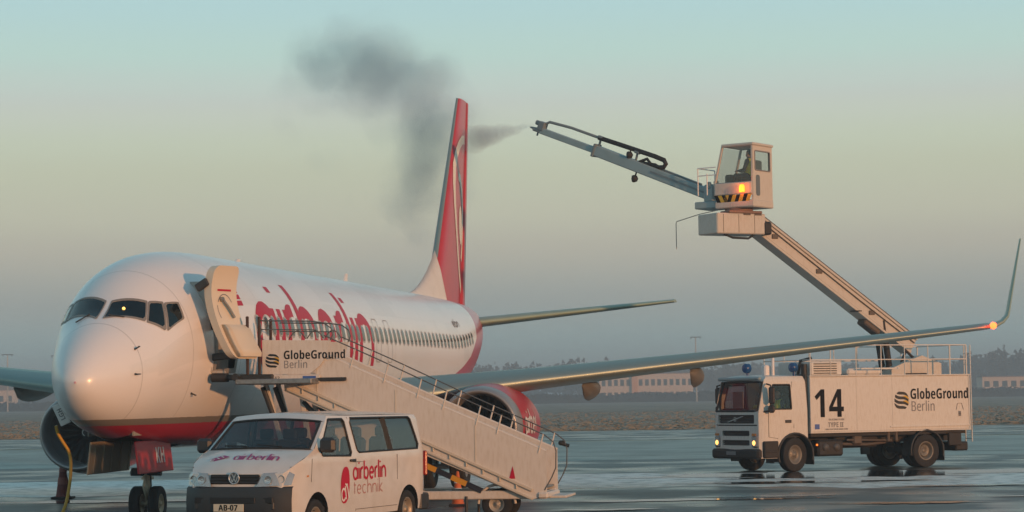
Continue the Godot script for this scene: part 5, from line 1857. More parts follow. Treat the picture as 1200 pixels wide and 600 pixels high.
	fk.tube([V(1.258, 1.75, -5.92), V(1.258, 1.95, -5.97), V(1.258, 1.95, -6.13), V(1.258, 1.75, -6.2)], 0.008, 5)
	obj("filler_flap", fk, mat("letter grey", 0, 0, 0), body)
	# louvred unit behind the cab and roof clutter
	var un := MB.new()
	un.box(V(0.35, 3.06, -1.05), V(1.7, 0.40, 1.15), 0.03)
	var uo := obj("heater_unit", un, wht, t)
	for k in 5:
		var lv := MB.new()
		lv.box(V(1.205, 2.92 + k * 0.07, -1.0), V(0.02, 0.028, 0.85), 0.004)
		obj("louvre", lv, black, uo)
	var ex := MB.new()
	ex.box(V(0.9, 2.15, -0.33), V(0.5, 1.5, 0.1), 0.02); ex.tube([V(1.05, 1.2, -0.33), V(1.05, 3.2, -0.33)], 0.09, 10)
	ex.tube([V(0.7, 2.9, -0.35), V(0.75, 3.3, -0.42), V(0.95, 3.38, -0.7)], 0.05, 8)
	obj("exhaust_stack", ex, black, t)
	for a in [[-0.15, 0.95], [1.05, 0.1]]:
		var lp := MB.new()
		lp.x = Transform3D(Basis(), V(a[0], 3.10, a[1]))
		lp.lathe([Vector2(0.0, 0.07), Vector2(0.12, 0.06), Vector2(0.145, 0.02), Vector2(0.145, -0.10), Vector2(0.11, -0.14), Vector2(0, -0.15)], 20)
		lp.x = Transform3D()
		lp.tube([V(a[0], 2.85, a[1] - 0.06), V(a[0], 2.98, a[1] - 0.06)], 0.04, 8)
		obj("beacon", lp, mat("beacon blue", 0.012, 0.07, 0.22, 0.25), t)
	var hn := MB.new()
	hn.box(V(0.35, 3.02, 0.55), V(0.22, 0.34, 0.25), 0.04)
	hn.tube([V(0.55, 2.85, 0.45), V(0.55, 3.40, 0.45), V(0.30, 3.46, 0.5)], 0.05, 8)
	obj("roof_horn", hn, mat("letter white", 0, 0, 0), t)
	# roof railing: every rail and post
	for x in [1.2, -1.2]:
		for y in [3.32, 3.76]:
			var rl := MB.new()
			rl.tube([V(x, y, -0.45), V(x, y, -6.4)], 0.019, 6)
			obj("roof_rail", rl, wht, t)
		for z in [-0.45, -1.2, -2.15, -3.1, -4.0, -4.9, -5.75, -6.4]:
			var po := MB.new()
			po.tube([V(x, 2.85, z), V(x, 3.77, z)], 0.019 if z > -5.7 else 0.028, 6)
			obj("rail_post", po, wht, t)
	for z in [-0.45, -6.4]:
		for y in [3.32, 3.76]:
			var rl := MB.new()
			rl.tube([V(-1.2, y, z), V(1.2, y, z)], 0.019, 6)
			obj("roof_rail", rl, wht, t)
	var la := MB.new()
	for x in [0.95, 1.25]: la.tube([V(x, 0.75, -6.52), V(x, 3.76, -6.52)], 0.02, 6)
	for k in 9: la.tube([V(0.95, 0.85 + 0.33 * k, -6.52), V(1.25, 0.85 + 0.33 * k, -6.52)], 0.014, 6)
	obj("ladder", la, wht, t)
	var ar := MB.new()
	for x in [0.6, 0.9]: ar.box(V(x, 3.05, -3.3), V(0.05, 0.05, 1.5), 0.01)
	ar.box(V(0.2, 2.96, -2.9), V(0.9, 0.20, 1.3), 0.06)
	obj("roof_hatch", ar, wht, t)
	# underbody
	var fr := MB.new()
	for x in [0.45, -0.45]: fr.bar(V(x, 0.92, 1.2), V(x, 0.92, -6.4), 0.09, 0.28, 0.01)
	fr.box(V(0, 0.85, -2.4), V(1.6, 0.4, 1.6), 0.05)
	fr.tube([V(-0.95, 0.52, -4.75), V(0.95, 0.52, -4.75)], 0.09, 10); fr.tube([V(-0.95, 0.5, 0.18), V(0.95, 0.5, 0.18)], 0.08, 10)
	fr.box(V(0, 0.55, -4.75), V(0.4, 0.4, 0.45), 0.1)
	fr.box(V(0, 1.06, -3.4), V(2.3, 0.10, 5.9), 0.01)
	obj("chassis", fr, dark, t)
	var tk := MB.new()
	tk.box(V(0.98, 0.68, -1.15), V(0.45, 0.50, 0.95), 0.06)
	obj("fuel_tank", tk, dark, t)
	for a in [[-0.95, 0.7], [-1.35, 0.7]]:
		var cy := MB.new()
		cy.x = Transform3D(Basis(Vector3.UP, PI / 2), V(1.15, a[1], a[0]))
		cy.lathe([Vector2(0.0, 0.12), Vector2(0.10, 0.10), Vector2(0.12, 0.04), Vector2(0.12, -0.2), Vector2(0, -0.2)], 16)
		obj("air_tank", cy, mat("tank grey", 0.09, 0.09, 0.09, 0.5), t)
	var sl := MB.new()
	sl.box(V(1.22, 0.78, -0.62), V(0.03, 0.06, 0.07), 0.01)
	var so := mat("lit side marker", 1.0, 0.4, 0.1, 0.3)
	so.emission_enabled = true; so.emission = Color(1.0, 0.45, 0.1); so.emission_energy_multiplier = 1.2
	obj("side_marker_lamp", sl, so, t)
	var pm := MB.new()
	pm.box(V(0.9, 0.9, -2.2), V(0.5, 0.3, 0.35), 0.05); pm.tube([V(1.0, 0.78, -1.7), V(1.05, 0.75, -2.6), V(0.9, 0.8, -3.4)], 0.05, 8); pm.tube([V(1.1, 0.9, -1.8), V(1.1, 0.86, -3.5)], 0.035, 8)
	pm.box(V(1.12, 0.98, -3.35), V(0.12, 0.32, 0.12), 0.03); pm.box(V(1.12, 0.98, -3.65), V(0.12, 0.32, 0.12), 0.03)
	obj("pump_gear", pm, mat("pump brown", 0.09, 0.07, 0.055, 0.6), t)
	var rr := MB.new()
	rr.box(V(0, 0.62, -6.2), V(2.3, 0.28, 0.5), 0.04); rr.box(V(1.15, 0.85, -5.9), V(0.1, 0.4, 0.5), 0.02)
	obj("rear_underrun", rr, dark, t)
	for a in [[0.18, 1.06], [0.18, -1.06], [-4.75, 1.06], [-4.75, -1.06]]:
		var w := Node3D.new()
		w.name = "wheel"
		t.add_child(w, true)
		var ax := V(signf(a[1]), 0, 0)
		if a[0] > 0: ax = ax.rotated(Vector3.UP, 0.20)
		wheel(w, V(a[1], 0.51, a[0]), ax, 0.51, 0.31, 0.28, mat("truck rim", 0.20, 0.19, 0.17, 0.5, 0.3), 0.25 if a[0] > 0 else -0.35)
		if a[0] < 0: wheel(w, V(a[1] - 0.33 * signf(a[1]), 0.51, a[0]), ax, 0.51, 0.28, 0.28, mat("truck rim", 0, 0, 0), 0.2)
		var mg := MB.new()
		var r1 := []
		var r2 := []
		for k in 15:
			var an := deg_to_rad(lerpf(-12.0 if a[0] < 0 else -20.0, 195.0, k / 14.0))
			var rad := 0.63
			r1.append(V(1.25 * signf(a[1]), 0.51 + sin(an) * rad, a[0] + cos(an) * rad)); r2.append(V(0.80 * signf(a[1]), 0.51 + sin(an) * rad, a[0] + cos(an) * rad))
		mg.grid([r1, r2], false)
		mg.tube(r1, 0.035, 6)
		mg.box(V(1.03 * signf(a[1]), 0.45, a[0] - 0.66), V(0.44, 0.50, 0.03), 0.01)
		obj("mudguard", mg, black, t)
	# people
	var dr := seated_person("person", "driver in a yellow high visibility vest at the truck's wheel", V(0, 0, 0))
	dr.transform = t.transform * Transform3D(Basis(), V(0.62, 1.62, 0.30))

func boom() -> void:
	var t := truck_node
	var cream := mat("boom cream", 0, 0, 0)
	var blue := mat("boom shade blue", 0, 0, 0)  # upper arm: bluish shade is put into this base colour
	var dark := mat("dark chassis", 0, 0, 0)
	var steel := mat("galvanised steel", 0, 0, 0)
	# turret
	var tu := MB.new()
	tu.prism(pv([-4.0, 2.85, -5.95, 2.85, -5.95, 3.20, -5.2, 3.45, -4.7, 3.30, -4.0, 3.05]), -0.55, 0.55)
	tu.x = Transform3D()
	var to := obj("turret", tu, cream, t)
	to.rotation.y = -PI / 2
	# prism lies in x-y with depth z: turn it so that its x runs along the truck
	to.rotation.y = -PI / 2
	var rg := MB.new()
	rg.tube([V(0, 2.8, -4.95), V(0, 2.9, -4.95)], 0.7, 24)
	obj("slew_ring", rg, dark, t)
	# lower boom: box with a recessed web, pads and a telescoping inner
	var a := V(0, 3.75, -5.15)
	var b := V(0, 7.45, 0.62)
	var lo := MB.new()
	lo.bar(a, b, 0.44, 0.40, 0.02)
	var lob := obj("lower_boom", lo, cream, t)
	var d := (b - a).normalized()
	var nu := V(1, 0, 0).cross(d).normalized()
	if nu.y < 0: nu = -nu
	var fl := MB.new()
	for k in [0.24, -0.24]: fl.bar(a + nu * k, b + nu * k, 0.52, 0.07, 0.01, nu)
	obj("flange", fl, cream, lob)
	var cb := MB.new()
	cb.tube([a + nu * 0.30 + V(0.2, 0, 0), b + nu * 0.30 + V(0.2, 0, 0)], 0.025, 6)
	cb.tube([a + nu * 0.29 + V(0.1, 0, 0), b + nu * 0.29 + V(0.1, 0, 0)], 0.03, 6)
	for k in 7: cb.box(a.lerp(b, (k + 0.5) / 7.0) + nu * 0.29 + V(0.15, 0, 0), V(0.18, 0.06, 0.06), 0.01)
	cb.tube([a + V(0.25, 0.1, 0), a.lerp(b, 0.35) + V(0.25, 0.08, 0), b + V(0.25, 0.12, 0)], 0.018, 6)
	obj("boom_hoses", cb, mat("pump brown", 0, 0, 0), lob)
	var kn := MB.new()
	for u in [0.28, 0.62, 0.9]:
		kn.box(a.lerp(b, u) + V(0.23, 0, 0), V(0.05, 0.14, 0.22), 0.01)
		obj("boom_bracket", kn, mat("pump brown", 0, 0, 0), lob)
		kn = MB.new()
	kn.box(a.lerp(b, 0.24) - nu * 0.33, V(0.4, 0.2, 0.7), 0.04, at_dir(a, b))
	obj("boom_bracket", kn, mat("pump brown", 0, 0, 0), lob)
	kn = MB.new()
	kn.box(a.lerp(b, 0.36) - nu * 0.30 + V(0.25, 0, 0), V(0.5, 0.04, 0.10), 0.01)
	obj("boom_bracket", kn, mat("pump brown", 0, 0, 0), lob)
	var lc := MB.new()
	lc.tube([V(0.18, 3.1, -4.2), V(0.18, 4.1, -4.05)], 0.10, 12); lc.tube([V(0.18, 4.1, -4.05), V(0.18, 4.55, -4.0)], 0.06, 12)
	lc.tube([V(-0.18, 3.1, -4.2), V(-0.18, 4.1, -4.05)], 0.10, 12)
	lc.tube([V(0.28, 3.05, -4.5), V(0.32, 3.6, -4.75), V(0.28, 3.2, -5.3)], 0.05, 8)
	lc.tube([V(0.2, 3.0, -3.9), V(0.3, 3.5, -3.75), V(0.25, 3.9, -3.9)], 0.05, 8)
	obj("lift_cylinder", lc, dark, t)
	# elbow carrier box
	var eb := MB.new()
	eb.box(V(0, 7.42, 1.45), V(1.05, 0.62, 1.75), 0.03)
	var ebo := obj("elbow_carrier", eb, cream, t)
	var er := MB.new()
	er.box(V(0.3, 7.77, 1.3), V(0.5, 0.08, 1.2), 0.02); er.tube([V(0, 7.65, 1.18), V(0, 8.05, 1.18)], 0.42, 20)
	obj("slew_collar", er, mat("collar brown", 0.22, 0.13, 0.10, 0.6), ebo)
	var es := MB.new()
	for z in [0.98, 1.55, 2.1]: es.box(V(0.528, 7.42, z), V(0.006, 0.55, 0.012))
	for z in [0.85, 1.25]: es.box(V(0.53, 7.70, z), V(0.01, 0.05, 0.25))
	obj("panel_seam", es, mat("pump brown", 0, 0, 0), ebo)
	var hk := MB.new()
	hk.tube([V(0.35, 7.1, 0.9), V(0.5, 6.98, 1.2), V(0.4, 7.0, 1.7), V(0.3, 7.12, 1.95)], 0.035, 8); hk.box(V(0.4, 7.3, 0.5), V(0.3, 0.4, 0.3), 0.05)
	obj("elbow_hose", hk, dark, ebo)
	# operator's cab and spray arm swing together
	var c := Node3D.new()
	c.name = "operator_cab"
	t.add_child(c, true)
	c.position = V(0, 0, 1.18)
	c.rotation.y = -1.128
	c.set_meta("label", "white glazed operator's cab with a striped apron at the boom's elbow")
	var x0 := -0.74
	var x1 := 0.42
	var sh := MB.new()
	# floor tray, roof, corner posts, rear wall with window opening
	sh.box(V(-0.16, 8.02, -0.10), V(1.2, 0.22, 1.35), 0.03)
	sh.box(V(-0.16, 9.80, -0.24), V(1.24, 0.09, 1.12), 0.03)
	for x in [x0 + 0.03, x1 - 0.03]:
		sh.bar(V(x, 8.60, 0.60), V(x, 9.78, 0.30), 0.06, 0.07, 0.01)
		sh.bar(V(x, 8.1, -0.72), V(x, 9.78, -0.72), 0.06, 0.07, 0.01)
	var rear := MB.new()
	rear.panel(pv([x0, 8.1, x1, 8.1, x1, 9.8, x0, 9.8]), [rpoly(x0 + 0.14, 9.02, x1 - 0.12, 9.60, 0.05)], func(q: Vector2): return V(q.x, q.y, -0.755), 0.3, 0.4)
	rear.panel(pv([x0, 8.1, x1, 8.1, x1, 9.8, x0, 9.8]), [rpoly(x0 + 0.14, 9.02, x1 - 0.12, 9.60, 0.05)], func(q: Vector2): return V(q.x, q.y, -0.70), 0.3, 0.4)
	obj("shell", sh, cream, c)
	var rwl := obj("rear_door", rear, cream, c)
	var rf := MB.new()
	var pp := []
	for q in rpoly(x0 + 0.14, 9.02, x1 - 0.12, 9.60, 0.05): pp.append(V(q.x, q.y, -0.758))
	pp.append(pp[0])
	rf.tube(pp, 0.022, 6, false)
	obj("window_frame", rf, mat("letter grey", 0, 0, 0), rwl)
	var rp := MB.new()
	rp.panel(rpoly(x0 + 0.14, 9.02, x1 - 0.12, 9.60, 0.05), [], func(q: Vector2): return V(q.x, q.y, -0.73), 1, 1)
	obj("window_pane", rp, mat("window glass", 0, 0, 0), rwl)
	var lp := MB.new()
	lp.panel(rpoly(0.02, 8.25, 0.26, 8.88, 0.08), [], func(q: Vector2): return V(q.x, q.y, -0.762), 1, 1)
	obj("door_pane", lp, mat("grey pane", 0.12, 0.13, 0.135, 0.2), rwl)
	# glazed sides and sloping front
	for x in [x1 - 0.03, x0 + 0.03]:
		var g := MB.new()
		g.panel(pv([-0.68, 8.66, 0.56, 8.66, 0.28, 9.74, -0.68, 9.74]), [], func(q: Vector2): return V(x, q.y, q.x), 2, 2)
		obj("side_pane", g, mat("window glass", 0, 0, 0), c)
		var fr := MB.new()
		fr.bar(V(x, 8.66, -0.72), V(x, 8.66, 0.60), 0.05, 0.06, 0.01)
		obj("pane_rail", fr, mat("frame steel", 0.16, 0.20, 0.22, 0.45), c)
	var fg := MB.new()
	fg.quad(V(x0 + 0.05, 8.66, 0.58), V(x0 + 0.05, 9.74, 0.30), V(x1 - 0.05, 9.74, 0.30), V(x1 - 0.05, 8.66, 0.58))
	obj("front_pane", fg, mat("window glass", 0, 0, 0), c)
	# apron below the glazing with hazard stripes
	var apn := MB.new()
	apn.box(V(x1 + 0.0, 8.49, -0.08), V(0.06, 0.36, 1.3), 0.02); apn.box(V(-0.16, 8.49, 0.58), V(1.16, 0.36, 0.06), 0.02)
	obj("apron", apn, cream, c)
	var nst := 10
	for k in nst:
		var z0 := -0.72 + 1.30 * k / nst
		var s := MB.new()
		var y0 := 8.02
		var sk := 0.12 if k < 7 else -0.12
		s.panel(pv([z0, 8.30, z0 + sk, y0, z0 + sk + 0.13, y0, z0 + 0.13, 8.30]), [], func(q: Vector2): return V(x1 + 0.045 - (8.30 - q.y) * 0.12, q.y, q.x), 2, 2)
		obj("hazard_stripe", s, mat("hazard yellow", 0.55, 0.38, 0.03, 0.5) if k % 2 == 0 else mat("letter black", 0, 0, 0), c)
	var bc := MB.new()
	bc.x = Transform3D(Basis(Vector3.RIGHT, -PI / 2), V(x1 + 0.10, 8.36, -0.42))
	bc.lathe([Vector2(0.085, 0.0), Vector2(0.085, 0.16), Vector2(0.06, 0.22), Vector2(0.0, 0.24)], 16)
	var am := mat("lit amber beacon", 1.0, 0.35, 0.05, 0.3)
	am.emission_enabled = true; am.emission = Color(1.0, 0.42, 0.06); am.emission_energy_multiplier = 5.0
	obj("beacon_light", bc, am, c)
	var ol := OmniLight3D.new()
	ol.name = "beacon_light_glow"
	ol.light_color = Color(1.0, 0.45, 0.1); ol.light_energy = 0.15; ol.light_size = 0.08; ol.omni_range = 20.0; ol.omni_attenuation = 2.0; ol.shadow_enabled = true
	ol.position = V(x1 + 0.30, 8.46, -0.42)
	c.add_child(ol)
	# control seat and console inside
	var co := MB.new()
	co.box(V(-0.16, 8.75, 0.25), V(0.7, 0.4, 0.25), 0.05); co.box(V(-0.16, 8.6, -0.35), V(0.5, 0.5, 0.45), 0.06); co.box(V(-0.16, 9.05, -0.56), V(0.46, 0.6, 0.12), 0.04)
	obj("control_seat", co, mat("seat cloth", 0, 0, 0), c)
	# little guard rail and arm root in front of the cab
	var gd := MB.new()
	for y in [9.18, 8.95]: gd.tube([V(0.40, y, 1.18), V(0.40, y, 0.55)], 0.018, 6)
	gd.tube([V(0.40, 9.18, 1.18), V(0.40, 8.35, 1.18)], 0.02, 6); gd.tube([V(0.40, 9.0, 0.86), V(0.40, 8.35, 0.86)], 0.02, 6)
	gd.tube([V(-0.6, 9.18, 1.18), V(-0.6, 8.35, 1.18)], 0.02, 6); gd.tube([V(0.40, 9.18, 1.18), V(-0.6, 9.18, 1.18)], 0.018, 6)
	obj("guard_rail", gd, mat("letter white", 0, 0, 0), c)
	var rt := MB.new()
	rt.box(V(-0.1, 8.06, 0.98), V(0.9, 0.22, 0.75), 0.03); rt.box(V(0.0, 8.42, 0.92), V(0.5, 0.55, 0.36), 0.05)
	rt.box(V(0.22, 8.66, 0.9), V(0.12, 0.22, 0.14), 0.03); rt.box(V(0.22, 8.66, 0.65), V(0.12, 0.26, 0.14), 0.03)
	obj("arm_root", rt, mat("boom shade blue", 0, 0, 0), c)
	# spray arm
	var p0 := V(0, 8.38, 0.95)
	var p1 := V(0, 10.06, 5.15)
	var p2 := V(0, 10.86, 7.25)
	var ar := MB.new()
	ar.bar(p0, p1, 0.30, 0.34, 0.03)
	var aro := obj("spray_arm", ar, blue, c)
	var ai := MB.new()
	ai.bar(p1 - (p1 - p0).normalized() * 0.2, p2, 0.20, 0.20, 0.02)
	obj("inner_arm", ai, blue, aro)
	var dd := (p1 - p0).normalized()
	var un := V(1, 0, 0).cross(dd).normalized()
	if un.y < 0: un = -un
	var af := MB.new()
	af.bar(p0 + un * 0.02 + V(0.158, 0, 0), p0.lerp(p1, 0.5) + un * 0.02 + V(0.158, 0, 0), 0.02, 0.06, 0.0, un)
	obj("arm_fitting", af, mat("frame steel", 0, 0, 0), aro)
	af = MB.new()
	af.box(p1, V(0.36, 0.42, 0.10), 0.02, at_dir(p0, p1))
	obj("arm_fitting", af, mat("frame steel", 0, 0, 0), aro)
	af = MB.new()
	af.bar(p0.lerp(p1, 0.1) + un * 0.2, p0.lerp(p1, 0.62) + un * 0.2, 0.10, 0.05, 0.01, un)
	obj("arm_fitting", af, mat("frame steel", 0, 0, 0), aro)
	# hose carried above the arm on stands, doubled back at the reel
	var hs := MB.new()
	var h0 := p0.lerp(p1, 0.47) + un * 0.40 + V(0.05, 0, 0)
	var hp := [h0 - dd * 0.05 + un * -0.18, h0 - dd * 0.22 + un * -0.12, h0 - dd * 0.26, h0 - dd * 0.16 + un * 0.09, h0 + un * 0.10 + dd * 0.2, p0.lerp(p1, 0.78) + un * 0.46 + V(0.05, 0, 0), p1 + un * 0.42 + V(0.05, 0, 0), p1 + (p2 - p1) * 0.5 + un * 0.42 + V(0.05, 0, 0), p2 - dd * 0.25 + un * 0.36 + V(0.03, 0, 0), p2 - dd * 0.05 + un * 0.22, p2 + un * 0.08]
	hs.tube(hp.slice(4), 0.045, 8)
	obj("arm_hose", hs, mat("hose grey", 0.20, 0.23, 0.24, 0.5), aro)
	var hb := MB.new()
	hb.tube(hp.slice(0, 7), 0.075, 10)
	hb.tube([h0 + dd * 0.5 - un * 0.22, h0 + dd * 0.1 - un * 0.15, h0 - dd * 0.05 - un * 0.18], 0.06, 10)
	hb.tube([h0 + dd * 0.7 - un * 0.24, h0 + dd * 0.45 - un * 0.06, h0 + dd * 0.2 - un * 0.20], 0.05, 8)
	obj("hose_loop", hb, dark, aro)
	for u in [0.66, 0.985]:
		var sd := MB.new()
		var q := p0.lerp(p1, u)
		sd.bar(q + un * 0.15, q + un * 0.44 + V(0.04, 0, 0), 0.06, 0.06, 0.01)
		sd.box(q + un * 0.44 + V(0.05, 0, 0), V(0.14, 0.12, 0.22), 0.03, at_dir(p0, p1))
		obj("hose_stand", sd, mat("frame steel", 0, 0, 0), aro)
	for q in [p0.lerp(p1, 0.62) - un * 0.38 + V(0.05, 0, 0), p0.lerp(p1, 0.71) + un * 0.26 + V(0.1, 0, 0)]:
		var fl2 := MB.new()
		fl2.x = Transform3D(Basis(Vector3.UP, 0.6), q)
		fl2.lathe([Vector2(0.0, 0.10), Vector2(0.10, 0.08), Vector2(0.12, 0.02), Vector2(0.09, -0.08), Vector2(0, -0.12)], 16)
		fl2.x = Transform3D()
		fl2.tube([q, q + un * 0.24], 0.025, 6)
		obj("flood_lamp", fl2, dark, aro)
	var nz := MB.new()
	nz.box(p2 + un * 0.14, V(0.24, 0.30, 0.26), 0.03, at_dir(p1, p2)); nz.box(p2 + dd * 0.12 - un * 0.03, V(0.2, 0.12, 0.36), 0.03, at_dir(p1, p2))
	nz.tube([p2 + dd * 0.2, p2 + dd * 0.44 - un * 0.02], [0.05, 0.03], 10)
	nz.tube([p2 + un * 0.2 + dd * 0.10, p2 + un * 0.2 + dd * 0.26], 0.08, 10)
	nz.tube([p2 + dd * 0.1, p2 + dd * 0.1 - un * 0.2], 0.03, 8)
	obj("nozzle_head", nz, mat("frame steel", 0, 0, 0), aro)
	# thin feeler rod with a hanging line
	var rd := MB.new()
	rd.tube([V(0.3, 7.92, 0.3), V(0.3, 7.80, 1.2), V(0.3, 7.62, 2.03), V(0.3, 7.55, 2.05), V(0.3, 6.78, 2.05)], 0.014, 6)
	obj("feeler_rod", rd, steel, c)
	nozzle_at = c.global_transform * (p2 + dd * 0.5)
	var op := seated_person("person", "operator in a yellow high visibility vest inside the raised glazed cab", V(0, 0, 0))
	op.transform = c.global_transform * Transform3D(Basis(), V(-0.16, 8.88, -0.32))
var nozzle_at := Vector3.ZERO

# ---------------------------------------------------------------- seated figure as one surface net
func seated_person(called: String, label: String, at: Vector3) -> Node3D:
	var t := thing(called, label, "person", at)
	var bones := [[V(0, 0.05, -0.02), V(0, 0.32, -0.02), 0.15, 0.16], [V(0, 0.32, -0.02), V(0, 0.46, -0.01), 0.16, 0.12], [V(-0.15, 0.46, -0.01), V(0.15, 0.46, -0.01), 0.075, 0.075], [V(0, 0.46, 0), V(0, 0.60, 0.02), 0.058, 0.055],
		[V(0.19, 0.44, 0), V(0.25, 0.19, 0.06), 0.062, 0.05], [V(0.25, 0.19, 0.06), V(0.16, 0.18, 0.32), 0.048, 0.036], [V(-0.19, 0.44, 0), V(-0.25, 0.19, 0.06), 0.062, 0.05], [V(-0.25, 0.19, 0.06), V(-0.16, 0.18, 0.32), 0.048, 0.036],
		[V(0.10, 0.02, 0), V(0.13, 0.04, 0.42), 0.095, 0.065], [V(0.13, 0.04, 0.42), V(0.13, -0.36, 0.46), 0.062, 0.045], [V(-0.10, 0.02, 0), V(-0.13, 0.04, 0.42), 0.095, 0.065], [V(-0.13, 0.04, 0.42), V(-0.13, -0.36, 0.46), 0.062, 0.045]]
	obj("body", net(bones, 0.025, 0.05), mat("navy cloth", 0, 0, 0), t)
	obj("vest", net([[V(0, 0.06, -0.02), V(0, 0.32, -0.02), 0.172, 0.178], [V(0, 0.32, -0.02), V(0, 0.44, -0.01), 0.178, 0.13], [V(-0.13, 0.455, -0.01), V(0.13, 0.455, -0.01), 0.085, 0.085]], 0.025, 0.05), mat("high visibility yellow", 0, 0, 0), t)
	var head := [[V(0, 0.63, 0.03), V(0, 0.72, 0.02), 0.075, 0.088], [V(0, 0.60, 0.06), V(0, 0.66, 0.07), 0.045, 0.055], [V(0, 0.665, 0.115), V(0, 0.64, 0.128), 0.010, 0.014], [V(0.085, 0.66, 0.02), V(0.088, 0.69, 0.01), 0.016, 0.018], [V(-0.085, 0.66, 0.02), V(-0.088, 0.69, 0.01), 0.016, 0.018]]
	obj("head", net(head, 0.012, 0.02), mat("skin", 0, 0, 0), t)
	var hair := [[V(0, 0.74, 0.0), V(0, 0.69, -0.04), 0.088, 0.085]]
	obj("hair", net(hair, 0.014, 0.02), mat("hair brown", 0.03, 0.02, 0.014, 0.8), t)
	for sg in [1.0, -1.0]:
		var hb := [[V(0.16 * sg, 0.18, 0.32), V(0.14 * sg, 0.18, 0.39), 0.034, 0.036]]
		for k in 4: hb.append([V((0.165 - 0.018 * k) * sg, 0.185, 0.39), V((0.155 - 0.018 * k) * sg, 0.165, 0.45 - 0.006 * absf(k - 1.5)), 0.0095, 0.008])
		hb.append([V(0.115 * sg, 0.19, 0.36), V(0.09 * sg, 0.20, 0.40), 0.011, 0.009])
		obj("hand", net(hb, 0.007, 0.008), mat("skin", 0, 0, 0), t)
	return t
func net(bones: Array, h: float, k: float) -> MB:
	var lo := V(9, 9, 9)
	var hi := -lo
	for b in bones:
		var r: float = maxf(b[2], b[3]) + h * 2
		lo = lo.min(b[0] - Vector3.ONE * r).min(b[1] - Vector3.ONE * r); hi = hi.max(b[0] + Vector3.ONE * r).max(b[1] + Vector3.ONE * r)
	var n := Vector3i(((hi - lo) / h).ceil()) + Vector3i.ONE
	var f := PackedFloat32Array()
	f.resize(n.x * n.y * n.z)
	var field := func(p: Vector3) -> float:
		var d := 9.0
		for b in bones:
			var ab: Vector3 = b[1] - b[0]
			var tt := clampf((p - b[0]).dot(ab) / maxf(ab.length_squared(), 1e-9), 0.0, 1.0)
			var e: float = (p - b[0] - ab * tt).length() - lerpf(b[2], b[3], tt)
			var m := maxf(k - absf(d - e), 0.0) / k
			d = minf(d, e) - m * m * k * 0.25
		return d
	for z in n.z:
		for y in n.y:
			for x in n.x: f[(z * n.y + y) * n.x + x] = field.call(lo + V(x, y, z) * h)
	var id := {}
	var mb := MB.new()
	for z in n.z - 1:
		for y in n.y - 1:
			for x in n.x - 1:
				var s := Vector3.ZERO
				var c := 0
				var base := (z * n.y + y) * n.x + x
				for e in [[0, 0, 0, 1, 0, 0], [0, 0, 0, 0, 1, 0], [0, 0, 0, 0, 0, 1], [1, 0, 0, 1, 1, 0], [1, 0, 0, 1, 0, 1], [0, 1, 0, 1, 1, 0], [0, 1, 0, 0, 1, 1], [0, 0, 1, 1, 0, 1], [0, 0, 1, 0, 1, 1], [1, 1, 0, 1, 1, 1], [1, 0, 1, 1, 1, 1], [0, 1, 1, 1, 1, 1]]:
					var a := f[base + (e[2] * n.y + e[1]) * n.x + e[0]]
					var b := f[base + (e[5] * n.y + e[4]) * n.x + e[3]]
					if (a < 0.0) != (b < 0.0):
						s += V(e[0], e[1], e[2]).lerp(V(e[3], e[4], e[5]), a / (a - b)); c += 1
				if c:
					var p := lo + (V(x, y, z) + s / c) * h
					var g := V(field.call(p + V(0.004, 0, 0)) - field.call(p - V(0.004, 0, 0)), field.call(p + V(0, 0.004, 0)) - field.call(p - V(0, 0.004, 0)), field.call(p + V(0, 0, 0.004)) - field.call(p - V(0, 0, 0.004)))
					id[base] = mb.vert(p, g.normalized())
	var st := [1, n.x, n.x * n.y]
	for z in range(1, n.z - 1):
		for y in range(1, n.y - 1):
			for x in range(1, n.x - 1):
				var base := (z * n.y + y) * n.x + x
				for ax in 3:
					var a := f[base]
					var b := f[base + st[ax]]
					if (a < 0.0) == (b < 0.0): continue
					var u: int = st[(ax + 1) % 3]
					var w: int = st[(ax + 2) % 3]
					var q := [id[base], id[base - u], id[base - u - w], id[base - w]]
					if a < 0.0: q.reverse()
					mb.idx.append_array([q[0], q[1], q[2], q[0], q[2], q[3]])
	return mb
# ---------------------------------------------------------------- cones, cable, mist
func cone(label: String, at: Vector3, h: float, col: Material, band: Material) -> void:
	var t := thing("traffic_cone", label, "traffic cone", at, 0.0, "traffic cones on the apron")
	var b := MB.new()
	b.box(V(0, 0.025, 0), V(h * 0.52, 0.05, h * 0.52), 0.015)
	obj("base", b, mat("dark chassis", 0, 0, 0), t)
	var c := MB.new()
	c.x = Transform3D(Basis(Vector3.RIGHT, -PI / 2), Vector3.ZERO)
	c.lathe([Vector2(h * 0.19, 0.05), Vector2(h * 0.17, 0.08), Vector2(h * 0.045, h * 0.97), Vector2(h * 0.03, h), Vector2(0, h)], 24)
	obj("shell", c, col, t)
	for k in [[0.35, 0.52], [0.66, 0.78]]:
		var s := MB.new()
		s.x = Transform3D(Basis(Vector3.RIGHT, -PI / 2), Vector3.ZERO)
		s.lathe([Vector2(lerpf(h * 0.17, h * 0.045, k[0]) + 0.004 + 0.01, h * k[0]), Vector2(lerpf(h * 0.17, h * 0.045, k[1]) + 0.004 + 0.006, h * k[1])], 24)
		obj("band", s, band, t)
